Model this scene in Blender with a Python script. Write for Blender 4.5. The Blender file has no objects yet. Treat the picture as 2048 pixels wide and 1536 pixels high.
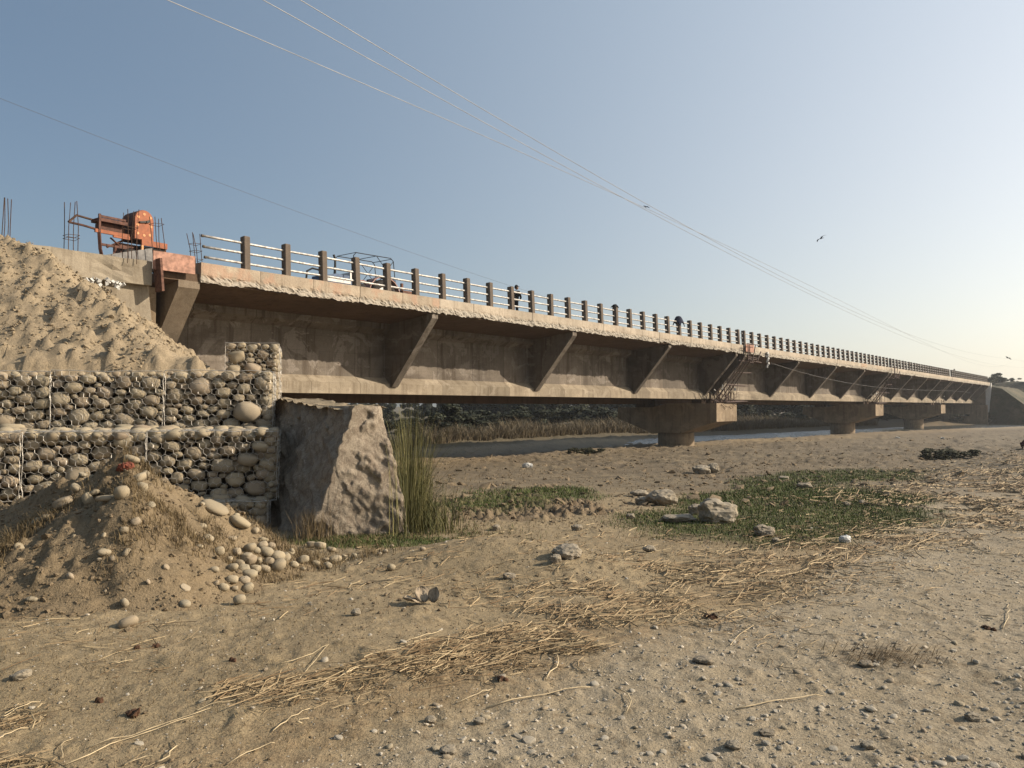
import bpy, bmesh, math, random
import numpy as np
from math import radians as R, sin, cos, pi
from mathutils import Vector, Matrix, Euler, noise as mnoise

random.seed(11)
rng = np.random.default_rng(7)
sc = bpy.context.scene
col = sc.collection

# ------------------------------------------------------------------ camera, sky, sun, exposure
EYE = 1.6
PITCH = R(1.64)
cam = bpy.data.objects.new('camera', bpy.data.cameras.new('camera'))
col.objects.link(cam)
cam.data.lens = 27
cam.data.sensor_width = 36
cam.data.clip_start = 0.05
cam.data.clip_end = 4000
cam.location = (0, 0, EYE)
cam.rotation_euler = (R(90) + PITCH, 0, 0)
sc.camera = cam

SUN_AZ, SUN_EL = R(90), R(28)          # azimuth from +Y towards +X
SUN = Vector((sin(SUN_AZ) * cos(SUN_EL), cos(SUN_AZ) * cos(SUN_EL), sin(SUN_EL)))
world = bpy.data.worlds.new('World')
sc.world = world
world.use_nodes = True
wn = world.node_tree
wn.nodes.clear()
w_out = wn.nodes.new('ShaderNodeOutputWorld')
w_sky = wn.nodes.new('ShaderNodeTexSky')
w_sky.sky_type = 'NISHITA'
w_sky.sun_disc = False
w_sky.sun_elevation = SUN_EL
w_sky.sun_rotation = SUN_AZ
w_sky.air_density = 1.0
w_sky.dust_density = 2.0
w_bg = wn.nodes.new('ShaderNodeBackground')
w_bg.inputs[1].default_value = 0.05
wn.links.new(w_sky.outputs[0], w_bg.inputs[0])
# dusty winter air: a broad blue-grey veil and a warm white glow towards the sun that thickens near the horizon
def w_math(op, a, b):
    n = wn.nodes.new('ShaderNodeMath'); n.operation = op
    for i, v in enumerate((a, b)):
        if isinstance(v, (int, float)): n.inputs[i].default_value = v
        else: wn.links.new(v, n.inputs[i])
    return n.outputs[0]
w_tc = wn.nodes.new('ShaderNodeTexCoord')
w_dot = wn.nodes.new('ShaderNodeVectorMath'); w_dot.operation = 'DOT_PRODUCT'
w_dot.inputs[1].default_value = SUN
wn.links.new(w_tc.outputs['Generated'], w_dot.inputs[0])
w_xyz = wn.nodes.new('ShaderNodeSeparateXYZ'); wn.links.new(w_tc.outputs['Generated'], w_xyz.inputs[0])
w_f = w_math('ADD', w_math('MULTIPLY', w_dot.outputs['Value'], .5), .5)
w_h = w_math('POWER', 2.71828, w_math('MULTIPLY', w_math('MAXIMUM', w_xyz.outputs[2], 0.0), -1.5))
def w_layer(colour, strength):
    n = wn.nodes.new('ShaderNodeBackground'); n.inputs[0].default_value = (*colour, 1); wn.links.new(strength, n.inputs[1]); return n.outputs[0]
def w_sum(a, b):
    n = wn.nodes.new('ShaderNodeAddShader'); wn.links.new(a, n.inputs[0]); wn.links.new(b, n.inputs[1]); return n.outputs[0]
w_veil = w_layer((.108, .222, .335), w_math('POWER', w_f, 1.5))
w_glow = w_layer((.79, .53, .22), w_math('MULTIPLY', w_math('POWER', w_f, 3.0), w_h))
wn.links.new(w_sum(w_sum(w_bg.outputs[0], w_veil), w_glow), w_out.inputs[0])

sun_l = bpy.data.lights.new('sun', 'SUN')
sun_l.energy = 5.0
sun_l.angle = R(0.6)
sun_l.color = (1.0, 0.87, 0.70)
sun_o = bpy.data.objects.new('sun', sun_l)
col.objects.link(sun_o)
sun_o.rotation_euler = SUN.to_track_quat('Z', 'Y').to_euler()

sc.view_settings.view_transform = 'Standard'
sc.view_settings.look = 'None'
sc.view_settings.exposure = 0.65
sc.view_settings.gamma = 1.0
sc.view_settings.use_curve_mapping = False
sc.render.engine = 'CYCLES'
sc.cycles.use_denoising = True
sc.cycles.max_bounces = 6
sc.cycles.diffuse_bounces = 3
sc.cycles.volume_bounces = 1
sc.cycles.transparent_max_bounces = 8

# ------------------------------------------------------------------ helpers: noise
def _h(ix, iy, seed):
    a = (ix.astype(np.int64) * 374761393 + iy.astype(np.int64) * 668265263 + seed * 1274126177) & 0xFFFFFFFF
    a = ((a ^ (a >> 13)) * 1274126177) & 0xFFFFFFFF
    a = a ^ (a >> 16)
    return (a & 0xFFFFFF) / float(0xFFFFFF)

def vn(x, y, seed=0):
    x = np.asarray(x, float); y = np.asarray(y, float)
    ix = np.floor(x); iy = np.floor(y)
    fx = x - ix; fy = y - iy
    ux = fx * fx * fx * (fx * (fx * 6 - 15) + 10); uy = fy * fy * fy * (fy * (fy * 6 - 15) + 10)
    a = _h(ix, iy, seed); b = _h(ix + 1, iy, seed); c = _h(ix, iy + 1, seed); d = _h(ix + 1, iy + 1, seed)
    return (a + (b - a) * ux) * (1 - uy) + (c + (d - c) * ux) * uy

def fbm(x, y, seed=0, oct=4, gain=0.5):
    v = 0; amp = 1; tot = 0; f = 1.0
    for i in range(oct):
        v = v + amp * vn(x * f + 17.3 * i, y * f - 9.1 * i, seed + i); tot += amp
        amp *= gain; f *= 2.03
    return v / tot

def sst(x, a, b):
    t = np.clip((np.asarray(x, float) - a) / (b - a), 0, 1)
    return t * t * (3 - 2 * t)

# ------------------------------------------------------------------ helpers: objects
def tag(o, label=None, cat=None, group=None, kind=None):
    if label: o['label'] = label
    if cat: o['category'] = cat
    if group: o['group'] = group
    if kind: o['kind'] = kind
    return o

def link(name, me, parent=None, mat=None):
    o = bpy.data.objects.new(name, me)
    col.objects.link(o)
    if parent is not None: o.parent = parent
    if mat is not None and len(me.materials) == 0: me.materials.append(mat)
    return o

def empty(name, loc=(0, 0, 0), rz=0.0):
    o = bpy.data.objects.new(name, None)
    col.objects.link(o)
    o.location = loc; o.rotation_euler = (0, 0, rz)
    o.empty_display_size = 0.1
    return o

def fast_mesh(name, V, F, mat=None, smooth=False):
    V = np.asarray(V, np.float32); F = np.asarray(F, np.int32)
    k = F.shape[1]; n = len(F)
    me = bpy.data.meshes.new(name)
    me.vertices.add(len(V)); me.vertices.foreach_set('co', V.ravel())
    me.loops.add(n * k); me.loops.foreach_set('vertex_index', F.ravel())
    me.polygons.add(n)
    me.polygons.foreach_set('loop_start', np.arange(0, n * k, k, dtype=np.int32))
    me.polygons.foreach_set('loop_total', np.full(n, k, np.int32))
    me.polygons.foreach_set('use_smooth', np.full(n, smooth, bool))
    me.update(calc_edges=True)
    if mat: me.materials.append(mat)
    return me

def grid_faces(nr, nc, wrap=False):
    i = np.arange(nr - 1)[:, None]; j = np.arange(nc if wrap else nc - 1)[None, :]
    j2 = (j + 1) % nc
    a = i * nc + j; b = i * nc + j2; c = (i + 1) * nc + j2; d = (i + 1) * nc + j
    return np.stack([a, b, c, d], -1).reshape(-1, 4)

class MB:
    """collects simple shapes into one mesh"""
    def __init__(s): s.V = []; s.F = []
    def add(s, V, F):
        o = len(s.V); s.V += [tuple(v) for v in V]; s.F += [tuple(i + o for i in f) for f in F]; return s
    def box(s, c, d, rot=None, taper=1.0):
        V = []
        for z in (-.5, .5):
            t = taper if z > 0 else 1.0
            for x, y in ((-.5, -.5), (.5, -.5), (.5, .5), (-.5, .5)):
                v = Vector((x * d[0] * t, y * d[1] * t, z * d[2]))
                if rot is not None: v = rot @ v
                V.append(v + Vector(c))
        return s.add(V, [(3, 2, 1, 0), (4, 5, 6, 7), (0, 1, 5, 4), (1, 2, 6, 5), (2, 3, 7, 6), (3, 0, 4, 7)])
    def tube(s, pts, r, n=6, r2=None, cap=True):
        P = [Vector(p) for p in pts]; V = []; F = []; m = len(P)
        for i, p in enumerate(P):
            t = (P[min(i + 1, m - 1)] - P[max(i - 1, 0)]).normalized()
            a = t.cross(Vector((0, 0, 1)))
            if a.length < .05: a = t.cross(Vector((1, 0, 0)))
            a.normalize(); b = t.cross(a)
            rr = r if r2 is None else r + (r2 - r) * i / (m - 1)
            for k in range(n):
                w = 2 * pi * k / n
                V.append(p + a * cos(w) * rr + b * sin(w) * rr)
        for i in range(m - 1):
            for k in range(n):
                F.append((i * n + k, i * n + (k + 1) % n, (i + 1) * n + (k + 1) % n, (i + 1) * n + k))
        if cap: F.append(tuple(range(n - 1, -1, -1))); F.append(tuple((m - 1) * n + k for k in range(n)))
        return s.add(V, F)
    def ring(s, c, R_, r, axis=(0, 0, 1), n=20, m=6):
        q = Vector(axis).to_track_quat('Z', 'Y'); V = []; F = []
        for i in range(n):
            w = 2 * pi * i / n
            for k in range(m):
                u = 2 * pi * k / m
                V.append(q @ Vector(((R_ + r * cos(u)) * cos(w), (R_ + r * cos(u)) * sin(w), r * sin(u))) + Vector(c))
        for i in range(n):
            for k in range(m):
                F.append((i * m + k, ((i + 1) % n) * m + k, ((i + 1) % n) * m + (k + 1) % m, i * m + (k + 1) % m))
        return s.add(V, F)
    def loft(s, secs, closed=True, cap=True):
        n = len(secs[0]); V = [v for q in secs for v in q]; F = []
        for i in range(len(secs) - 1):
            for k in range(n if closed else n - 1):
                F.append((i * n + k, i * n + (k + 1) % n, (i + 1) * n + (k + 1) % n, (i + 1) * n + k))
        if cap and closed:
            F.append(tuple(range(n - 1, -1, -1))); F.append(tuple((len(secs) - 1) * n + k for k in range(n)))
        return s.add(V, F)
    def prism(s, poly, axis, a, b):
        """poly of 2D points extruded along axis 0/1/2 from a to b"""
        def P(u, v, w): return {0: (w, u, v), 1: (u, w, v), 2: (u, v, w)}[axis]
        return s.loft([[P(u, v, a) for u, v in poly], [P(u, v, b) for u, v in poly]])
    def mesh(s, name, mat, smooth=False):
        me = bpy.data.meshes.new(name)
        me.from_pydata(s.V, [], s.F); me.validate()
        bm = bmesh.new(); bm.from_mesh(me); bmesh.ops.recalc_face_normals(bm, faces=bm.faces); bm.to_mesh(me); bm.free()
        me.update()
        if smooth:
            me.polygons.foreach_set('use_smooth', [True] * len(me.polygons))
        me.materials.append(mat)
        return me
    def build(s, name, mat, parent=None, smooth=False):
        return link(name, s.mesh(name, mat, smooth), parent)

# ------------------------------------------------------------------ helpers: materials
ALB = .80      # keeps the palette below in the range of real dirt, concrete and stone
class NT:
    def __init__(s, name):
        s.m = bpy.data.materials.new(name); s.m.use_nodes = True
        s.t = s.m.node_tree; s.b = s.t.nodes['Principled BSDF']
        s.b.inputs['Roughness'].default_value = .92
        s.b.inputs['Specular IOR Level'].default_value = .25
        s.co = s.n('ShaderNodeTexCoord').outputs['Object']
        s.world = None
    def n(s, t, **k):
        x = s.t.nodes.new(t)
        for a, v in k.items(): setattr(x, a, v)
        return x
    def l(s, a, b): s.t.links.new(a, b)
    def val(s, sock, v):
        if hasattr(v, 'links') or isinstance(v, bpy.types.NodeSocket): s.l(v, sock)
        else: sock.default_value = v
    def pos(s):
        if s.world is None: s.world = s.n('ShaderNodeNewGeometry').outputs['Position']
        return s.world
    def scale(s, vec, sxyz):
        m = s.n('ShaderNodeVectorMath', operation='MULTIPLY'); s.l(vec, m.inputs[0]); m.inputs[1].default_value = sxyz
        return m.outputs[0]
    def noise(s, scale, detail=4, rough=.55, vec=None, dist=0.0):
        x = s.n('ShaderNodeTexNoise'); x.inputs['Scale'].default_value = scale; x.inputs['Detail'].default_value = detail
        x.inputs['Roughness'].default_value = rough; x.inputs['Distortion'].default_value = dist
        s.l(vec if vec is not None else s.co, x.inputs['Vector'])
        return x.outputs[0]
    def ramp(s, f, a, b, lo=0.0, hi=1.0):
        x = s.n('ShaderNodeMapRange', interpolation_type='SMOOTHSTEP'); s.val(x.inputs[0], f)
        x.inputs[1].default_value = a; x.inputs[2].default_value = b; x.inputs[3].default_value = lo; x.inputs[4].default_value = hi
        return x.outputs[0]
    def mix(s, f, a, b, mode='MIX'):
        x = s.n('ShaderNodeMix', data_type='RGBA', blend_type=mode)
        s.val(x.inputs[0], f)
        for sock, v in ((x.inputs[6], a), (x.inputs[7], b)):
            if isinstance(v, tuple): sock.default_value = (*v, 1)
            else: s.l(v, sock)
        return x.outputs[2]
    def math(s, op, a, b=0.0):
        x = s.n('ShaderNodeMath', operation=op); s.val(x.inputs[0], a); s.val(x.inputs[1], b); return x.outputs[0]
    def sep(s, vec, i):
        x = s.n('ShaderNodeSeparateXYZ'); s.l(vec, x.inputs[0]); return x.outputs[i]
    def attr(s, name):
        return s.n('ShaderNodeAttribute', attribute_name=name)
    def rnd(s): return s.n('ShaderNodeObjectInfo').outputs['Random']
    def mul(s, c, f):
        """colour times a value"""
        x = s.n('ShaderNodeVectorMath', operation='SCALE'); s.l(c, x.inputs[0]); s.val(x.inputs[3], f); return x.outputs[0]
    def col(s, c):
        if isinstance(c, tuple): s.b.inputs['Base Color'].default_value = (*[v * ALB for v in c], 1)
        else: s.l(s.mul(c, ALB), s.b.inputs['Base Color'])
        return s
    def bump(s, h, d, strength=1.0, prev=None):
        x = s.n('ShaderNodeBump'); x.inputs['Strength'].default_value = strength; x.inputs['Distance'].default_value = d
        s.l(h, x.inputs['Height'])
        if prev is not None: s.l(prev, x.inputs['Normal'])
        s.l(x.outputs[0], s.b.inputs['Normal']); return x.outputs[0]
    def rough(s, v): s.val(s.b.inputs['Roughness'], v); return s
    def metal(s, v): s.b.inputs['Metallic'].default_value = v; return s

def plain(name, c, rough=.85, metal=0.0, var=.25, sc_=8.0, bump=0.0):
    t = NT(name)
    f = t.noise(sc_, 5, .6)
    t.col(t.mix(t.ramp(f, .3, .7), tuple(v * (1 - var) for v in c), tuple(min(1, v * (1 + var)) for v in c)))
    t.rough(rough).metal(metal)
    if bump: t.bump(t.noise(sc_ * 6, 3), bump)
    return t.m

def mat_concrete(name, base, stain=.5, pink=0.0, streak=True, lower=None, joints=0.0, rel=.006, patch=0.0):
    t = NT(name)
    big = t.noise(.55, 5, .6); mid = t.noise(3.5, 6, .65); fine = t.noise(38, 4, .6)
    c = t.mix(t.ramp(big, .32, .68), tuple(v * .80 for v in base), tuple(v * 1.12 for v in base))
    c = t.mix(t.ramp(mid, .45, .75, 0, .55), c, (base[0] * .62, base[1] * .58, base[2] * .55))
    if streak:
        st = t.noise(1.0, 5, .65, vec=t.scale(t.co, (3.2, 3.2, .28)))
        c = t.mix(t.ramp(st, .48, .66, 0, stain), c, (base[0] * .48, base[1] * .44, base[2] * .40))
        st2 = t.noise(1.0, 4, .6, vec=t.scale(t.co, (5.5, 5.5, .35)))
        c = t.mix(t.ramp(st2, .60, .74, 0, stain * .7), c, (min(.6, base[0] * 1.45), min(.58, base[1] * 1.45), min(.55, base[2] * 1.5)))
    if patch:
        pt_ = t.noise(.9, 6, .68, dist=1.2)
        c = t.mix(t.ramp(pt_, .54, .58, 0, patch), c, (min(.5, base[0] * 1.55), min(.5, base[1] * 1.6), min(.5, base[2] * 1.7)))
        pd = t.noise(.5, 5, .6, vec=t.scale(t.co, (1, 1, 2.2)))
        c = t.mix(t.ramp(pd, .52, .66, 0, patch), c, (base[0] * .45, base[1] * .42, base[2] * .4))
        zz = t.math('FRACT', t.math('DIVIDE', t.sep(t.co, 2), .62))
        c = t.mix(t.ramp(t.math('ABSOLUTE', t.math('SUBTRACT', zz, .5)), 0, .02, .4, 0), c, (base[0] * .4, base[1] * .38, base[2] * .36))
    if pink:
        pk = t.noise(1.3, 4, .6)
        c = t.mix(t.ramp(pk, .50, .62, 0, pink), c, (.42, .24, .16))
    if lower is not None:            # raw grey mortar of the un-plastered lower lip
        z = t.math('ADD', t.sep(t.co, 2), t.math('MULTIPLY', t.math('SUBTRACT', mid, .5), .35))
        c = t.mix(t.ramp(z, lower - .05, lower + .05, .75, 0), c, (.37, .335, .28))
    if joints:
        x = t.sep(t.co, 0)
        fr = t.math('ABSOLUTE', t.math('SUBTRACT', t.math('FRACT', t.math('DIVIDE', x, joints)), .5))
        j = t.ramp(fr, .0, .012, .75, 0)
        c = t.mix(j, c, (base[0] * .35, base[1] * .32, base[2] * .3))
        pan = t.n('ShaderNodeTexWhiteNoise', noise_dimensions='1D')
        t.l(t.math('FLOOR', t.math('ADD', t.math('DIVIDE', x, joints), .5)), pan.inputs['W'])
        c = t.mul(c, t.math('MULTIPLY_ADD', pan.outputs[0], .25)) if False else t.mul(c, t.ramp(pan.outputs[0], 0, 1, .78, 1.18))
    c = t.mul(c, t.ramp(fine, .25, .75, .82, 1.14))
    t.col(c)
    b = t.bump(mid, rel * 4, .6)
    t.bump(fine, rel, .7, b)
    return t.m

def mat_soil(name, a, b, peb=(.30, .27, .22), amount=.5, rel=1.0):
    t = NT(name); p = t.pos()
    big = t.noise(.7, 5, .6, p); mid = t.noise(5.5, 6, .65, p); fine = t.noise(55, 4, .65, p); vf = t.noise(190, 2, .6, p)
    c = t.mix(t.ramp(big, .3, .7), a, b)
    c = t.mix(t.ramp(mid, .48, .72, 0, .6), c, tuple(v * .62 for v in a))
    c = t.mix(t.ramp(fine, .62, .74, 0, amount), c, peb)
    c = t.mul(c, t.ramp(fine, .25, .75, .74, 1.2))
    c = t.mul(c, t.ramp(vf, .25, .75, .85, 1.12))
    t.col(c).rough(.97)
    b1 = t.bump(mid, .05 * rel, .7); b2 = t.bump(fine, .014 * rel, .8, b1)
    return t.m

M = {}
M['concrete'] = mat_concrete('concrete', (.25, .20, .145))
M['kerb'] = mat_concrete('kerb_concrete', (.43, .365, .285), stain=.35, lower=4.02 , rel=.010)
M['kerb_pink'] = mat_concrete('kerb_pink_plaster', (.41, .335, .25), stain=.4, pink=.45, lower=4.0, rel=.010)
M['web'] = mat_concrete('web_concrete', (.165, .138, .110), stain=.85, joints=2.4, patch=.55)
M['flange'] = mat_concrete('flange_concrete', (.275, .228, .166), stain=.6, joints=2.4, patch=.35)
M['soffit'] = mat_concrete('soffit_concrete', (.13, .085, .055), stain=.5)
M['pier'] = mat_concrete('pier_concrete', (.27, .205, .135), stain=.7, patch=.35)
M['post'] = mat_concrete('post_concrete', (.15, .12, .095), stain=.3, rel=.003)
M['wing'] = mat_concrete('wing_concrete', (.30, .255, .19), stain=.45)
M['rail'] = plain('galvanised_pipe', (.44, .42, .39), .5, .25, .45, 9)
M['pipe_end'] = plain('pipe_end', (.10, .08, .06), .7, .2)
M['rebar'] = plain('rusty_bar', (.085, .05, .035), .85, .3, .4, 20)
M['bamboo'] = plain('weathered_pole', (.09, .06, .05), .8, 0, .4, 12)
M['formply'] = plain('form_board', (.36, .20, .145), .8, 0, .35, 6)
M['formsteel'] = plain('brown_form', (.13, .065, .045), .75, .2, .4, 10)
M['greyplate'] = plain('grey_plate', (.20, .19, .18), .7, .1, .25, 6)
M['orange'] = plain('orange_paint', (.27, .075, .022), .55, 0, .25, 7)
M['orange_dark'] = plain('dusty_orange', (.10, .042, .027), .7, 0, .45, 9)
M['orange_pale'] = plain('orange_faded', (.62, .30, .13), .6, 0, .25, 9)
M['black'] = plain('black_paint', (.018, .017, .016), .55, 0, .3, 10)
M['tyre'] = plain('tyre_rubber', (.025, .022, .02), .9, 0, .35, 14)
M['white_paint'] = plain('white_paint', (.62, .60, .57), .5, 0, .15, 6)
M['blue_paint'] = plain('blue_paint', (.05, .09, .17), .45, 0, .25, 6)
M['red_paint'] = plain('red_paint', (.27, .15, .12), .5, 0, .3, 6)
M['plastic'] = plain('white_plastic', (.50, .49, .46), .4, 0, .15, 14)
M['wire'] = plain('galvanised_wire', (.50, .47, .42), .55, .5, .3, 20)
M['cable'] = plain('cable', (.30, .29, .28), .5, .4, .2, 2)
M['cable_dark'] = plain('dark_cable', (.10, .10, .10), .6, .1, .2, 2)
M['cloth_black'] = plain('black_cloth', (.016, .017, .018), .95, 0, .3, 9)
M['cloth_navy'] = plain('navy_cloth', (.02, .024, .045), .95, 0, .3, 9)
M['maroon'] = plain('maroon_cloth', (.07, .02, .025), .95, 0, .3, 9)
M['skin'] = plain('skin', (.20, .11, .07), .6, 0, .1, 9)
M['hair'] = plain('hair', (.012, .010, .009), .8, 0, .2, 30)
M['feather'] = plain('dark_feather', (.03, .027, .025), .8, 0, .3, 20)
M['dung'] = plain('dried_dung', (.07, .036, .02), .95, 0, .4, 30, .004)
M['leaf_dry'] = plain('dried_leaf', (.30, .24, .17), .9, 0, .5, 14, .003)
M['trunk'] = plain('trunk_bark', (.05, .04, .032), .95, 0, .3, 9)

def mat_stone(name, cols, grain=30, rel=.004):
    t = NT(name)
    r = t.rnd()
    x = t.n('ShaderNodeValToRGB'); e = x.color_ramp.elements
    e[0].position = 0; e[0].color = (*cols[0], 1); e[1].position = 1; e[1].color = (*cols[-1], 1)
    for i, c in enumerate(cols[1:-1]):
        q = e.new((i + 1) / (len(cols) - 1)); q.color = (*c, 1)
    t.l(r, x.inputs[0])
    f = t.noise(1.6, 5, .6); g = t.noise(grain, 4, .6)
    c = t.mix(t.ramp(f, .4, .75, 0, .55), x.outputs[0], (.335, .265, .17))
    c = t.mul(c, t.ramp(g, .25, .75, .8, 1.15))
    t.col(c).rough(.9)
    t.bump(g, rel, .6)
    return t.m
M['stone'] = mat_stone('river_stone', [(.26, .215, .15), (.35, .29, .195), (.30, .255, .18), (.385, .32, .22), (.275, .215, .15), (.34, .29, .205), (.365, .29, .21)])
M['rock'] = mat_stone('broken_rock', [(.24, .205, .155), (.30, .26, .20), (.27, .23, .175)], 22, .01)
M['pebble'] = mat_stone('pebble_stone', [(.30, .265, .21), (.40, .36, .29), (.35, .31, .245)], 40, .003)
M['gravel'] = plain('gravel_stone', (.40, .35, .275), .92, 0, .3, 14)
M['gravel2'] = plain('grey_gravel', (.35, .315, .26), .92, 0, .3, 14)
M['clod'] = mat_soil('clod_soil', (.17, .127, .078), (.24, .18, .112))
M['soil'] = mat_soil('embankment_soil', (.285, .225, .148), (.345, .27, .175))
M['mound'] = mat_soil('mound_soil', (.17, .126, .074), (.235, .178, .108))

def mat_masonry():
    t = NT('rough_masonry'); p = t.pos()
    big = t.noise(1.2, 5, .65, p); mid = t.noise(7, 6, .7, p, .6); fine = t.noise(45, 4, .65, p)
    c = t.mix(t.ramp(big, .35, .65), (.23, .19, .142), (.345, .29, .222))
    c = t.mix(t.ramp(big, .50, .66, 0, .6), c, (.16, .125, .09))
    c = t.mix(t.ramp(mid, .47, .56, 0, .6), c, (.15, .115, .085))
    c = t.mix(t.ramp(mid, .60, .70, 0, .6), c, (.50, .44, .35))
    c = t.mul(c, t.ramp(fine, .25, .75, .75, 1.2))
    t.col(c); b = t.bump(mid, .03, .7); t.bump(fine, .012, .7, b)
    return t.m
M['masonry'] = mat_masonry()

def mat_blade(name, a, b, c2=None, tr=.0):
    """thin plant material: colour varies along a per-blade attribute"""
    t = NT(name); v = t.attr('tint').outputs['Fac']
    t.col(t.mix(v, a, b)); t.rough(.8)
    return t.m
M['straw'] = mat_blade('straw', (.14, .085, .04), (.44, .345, .205))
M['straw_pale'] = plain('straw_stalk', (.50, .40, .25), .75, 0, .3, 9)
M['grass'] = mat_blade('green_grass', (.045, .07, .016), (.10, .125, .03))
M['reed'] = mat_blade('reed_blades', (.05, .055, .017), (.19, .165, .06))
M['dry_grass'] = mat_blade('dry_tall_grass', (.10, .078, .046), (.225, .175, .105))
M['scrub'] = mat_blade('dry_scrub', (.085, .06, .03), (.22, .16, .08))
M['leaf'] = mat_blade('dark_foliage', (.010, .013, .006), (.035, .04, .018))
M['leaf_hill'] = mat_blade('hill_foliage', (.022, .025, .011), (.07, .068, .034))

def set_tint(me, per_face, k):
    a = me.attributes.new('tint', 'FLOAT', 'FACE')
    a.data.foreach_set('value', np.asarray(per_face, np.float32))

# ------------------------------------------------------------------ terrain height
BX = np.array([-200, -40, -8, -6, 4, 13, 29, 48, 90, 200.])
BY = np.array([30, 40, 47, 60, 75, 86, 99, 117, 150, 200.])
def bank_y(x): return np.interp(x, BX, BY)

def base_g(x, y):
    """broad shape of the ground"""
    x = np.asarray(x, float); y = np.asarray(y, float)
    yy = np.maximum(y - 5, 0)
    g = -1.45 * (1 - np.exp(-yy / 20))
    side = sst(x - y * .42, 2, 16)                       # the track on the right stays a little higher
    g = g + side * .35 * np.exp(-((y - 26) / 16) ** 2) * sst(y, 6, 16)
    d = y - bank_y(x)
    g = g - .62 * np.exp(-((d + 10) / 10.) ** 2) * sst(y, 34, 46)
    g = g + .40 * (1 - sst(x, 6, 17)) * np.exp(-((d + 7) / 6.) ** 2)
    g = g + .45 * sst(d, -3, 3)
    g = g + .10 * (fbm(x * .12, y * .12, 3, 3) - .5) * 2 * sst(y, 8, 30)
    # low heap of dirt in the middle distance, ploughed mud at the wall foot
    g = g + .26 * np.exp(-(((x + .35) / 1.15) ** 2 + ((y - 9.6) / .8) ** 2))
    g = g + .12 * np.exp(-(((x - .75) / .7) ** 2 + ((y - 8.7) / .6) ** 2))
    return g

def road_mask(x, y):
    """bare gravel track: right of the straw line"""
    e = 3.05 + (x + 1.2) * 1.10 + .35 * (fbm(x * .6, y * .6, 21, 3) - .5) * 2
    e = np.where(x > 3, 3.05 + 4.2 * 1.10 + (x - 3) * 1.65 + .5 * (fbm(x * .5, y * .5, 22, 3) - .5) * 2, e)
    return sst(e - y, -.5, .5)

def green_mask(x, y):
    n = fbm(x * .5, y * .35, 41, 4) - .5
    def ell(cx, cy, ax, ay, la, lb):
        L = math.hypot(ax, ay); ax, ay = ax / L, ay / L
        u = (x - cx) * ax + (y - cy) * ay; v = -(x - cx) * ay + (y - cy) * ax
        return 1 - np.sqrt((u / la) ** 2 + (v / lb) ** 2)
    a = ell(6.6, 18.2, .42, .90, 8.4, 3.5)
    a2 = ell(12.3, 28.5, .75, .66, 7, 2.6)
    b = ell(-.3, 19.5, .2, 1, 6.2, 2.3)
    c = ell(-1.9, 11.3, 1, 0, 1.9, .9)
    m = np.maximum(np.maximum(a * 1.25, b * .5), np.maximum(c * .6, a2 * .8))
    return np.clip(sst(m + n * .7, .04, .40), 0, 1)

def mud_mask(x, y):
    n = fbm(x * .8, y * .8, 51, 3) - .5
    a = 1 - np.sqrt(((x - .1) / 2.6) ** 2 + ((y - 17.0) / 3.6) ** 2)
    return sst(a + n * 1.2, .05, .35)

def chaff_mask(x, y):
    # straw lies along the edge of the track
    e = 3.05 + (x + 1.2) * 1.10; e2 = 3.05 + 4.2 * 1.10 + (x - 3) * 1.65
    ed = np.where(x > 3, e2, e)
    n = fbm(x * 1.1, y * 1.1, 161, 3)
    return np.exp(-((y - ed - .35 - .03 * y) / (.40 + .055 * y)) ** 2) * sst(n, .34, .56)

def fine_g(x, y):
    r = np.sqrt(x * x + y * y)
    rd = road_mask(x, y); md = mud_mask(x, y)
    f = np.exp(-np.maximum(r - 20, 0) / 40)
    h = (fbm(x * .9, y * .9, 5, 3) - .5) * .07
    lump = np.maximum(fbm(x * 6.5, y * 6.5, 6, 4) - .52, 0)
    h = h + lump * (.07 + .42 * md) * (1 - .6 * rd)
    h = h + (fbm(x * 12, y * 12, 8, 3) - .5) * .016 * (1 - .2 * rd)
    h = h + np.maximum(fbm(x * 11, y * 11, 9, 3) - .56, 0) * .05 * rd
    # wheel ruts along the track
    u = (y - 1.25 * x)
    h = h - .03 * rd * (np.exp(-((u + 1.3) / .35) ** 2) + np.exp(-((u + 4.2) / .4) ** 2))
    far = ((fbm(x * .5, y * .5, 10, 3) - .5) * .26 + np.maximum(fbm(x * 2.2, y * 2.2, 12, 3) - .54, 0) * .38) * sst(r, 22, 40) * (1 - sst(r, 90, 160))
    return h * f + far

def ground_z(x, y):
    x = np.asarray(x, float); y = np.asarray(y, float)
    return base_g(x, y) + fine_g(x, y)

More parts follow.
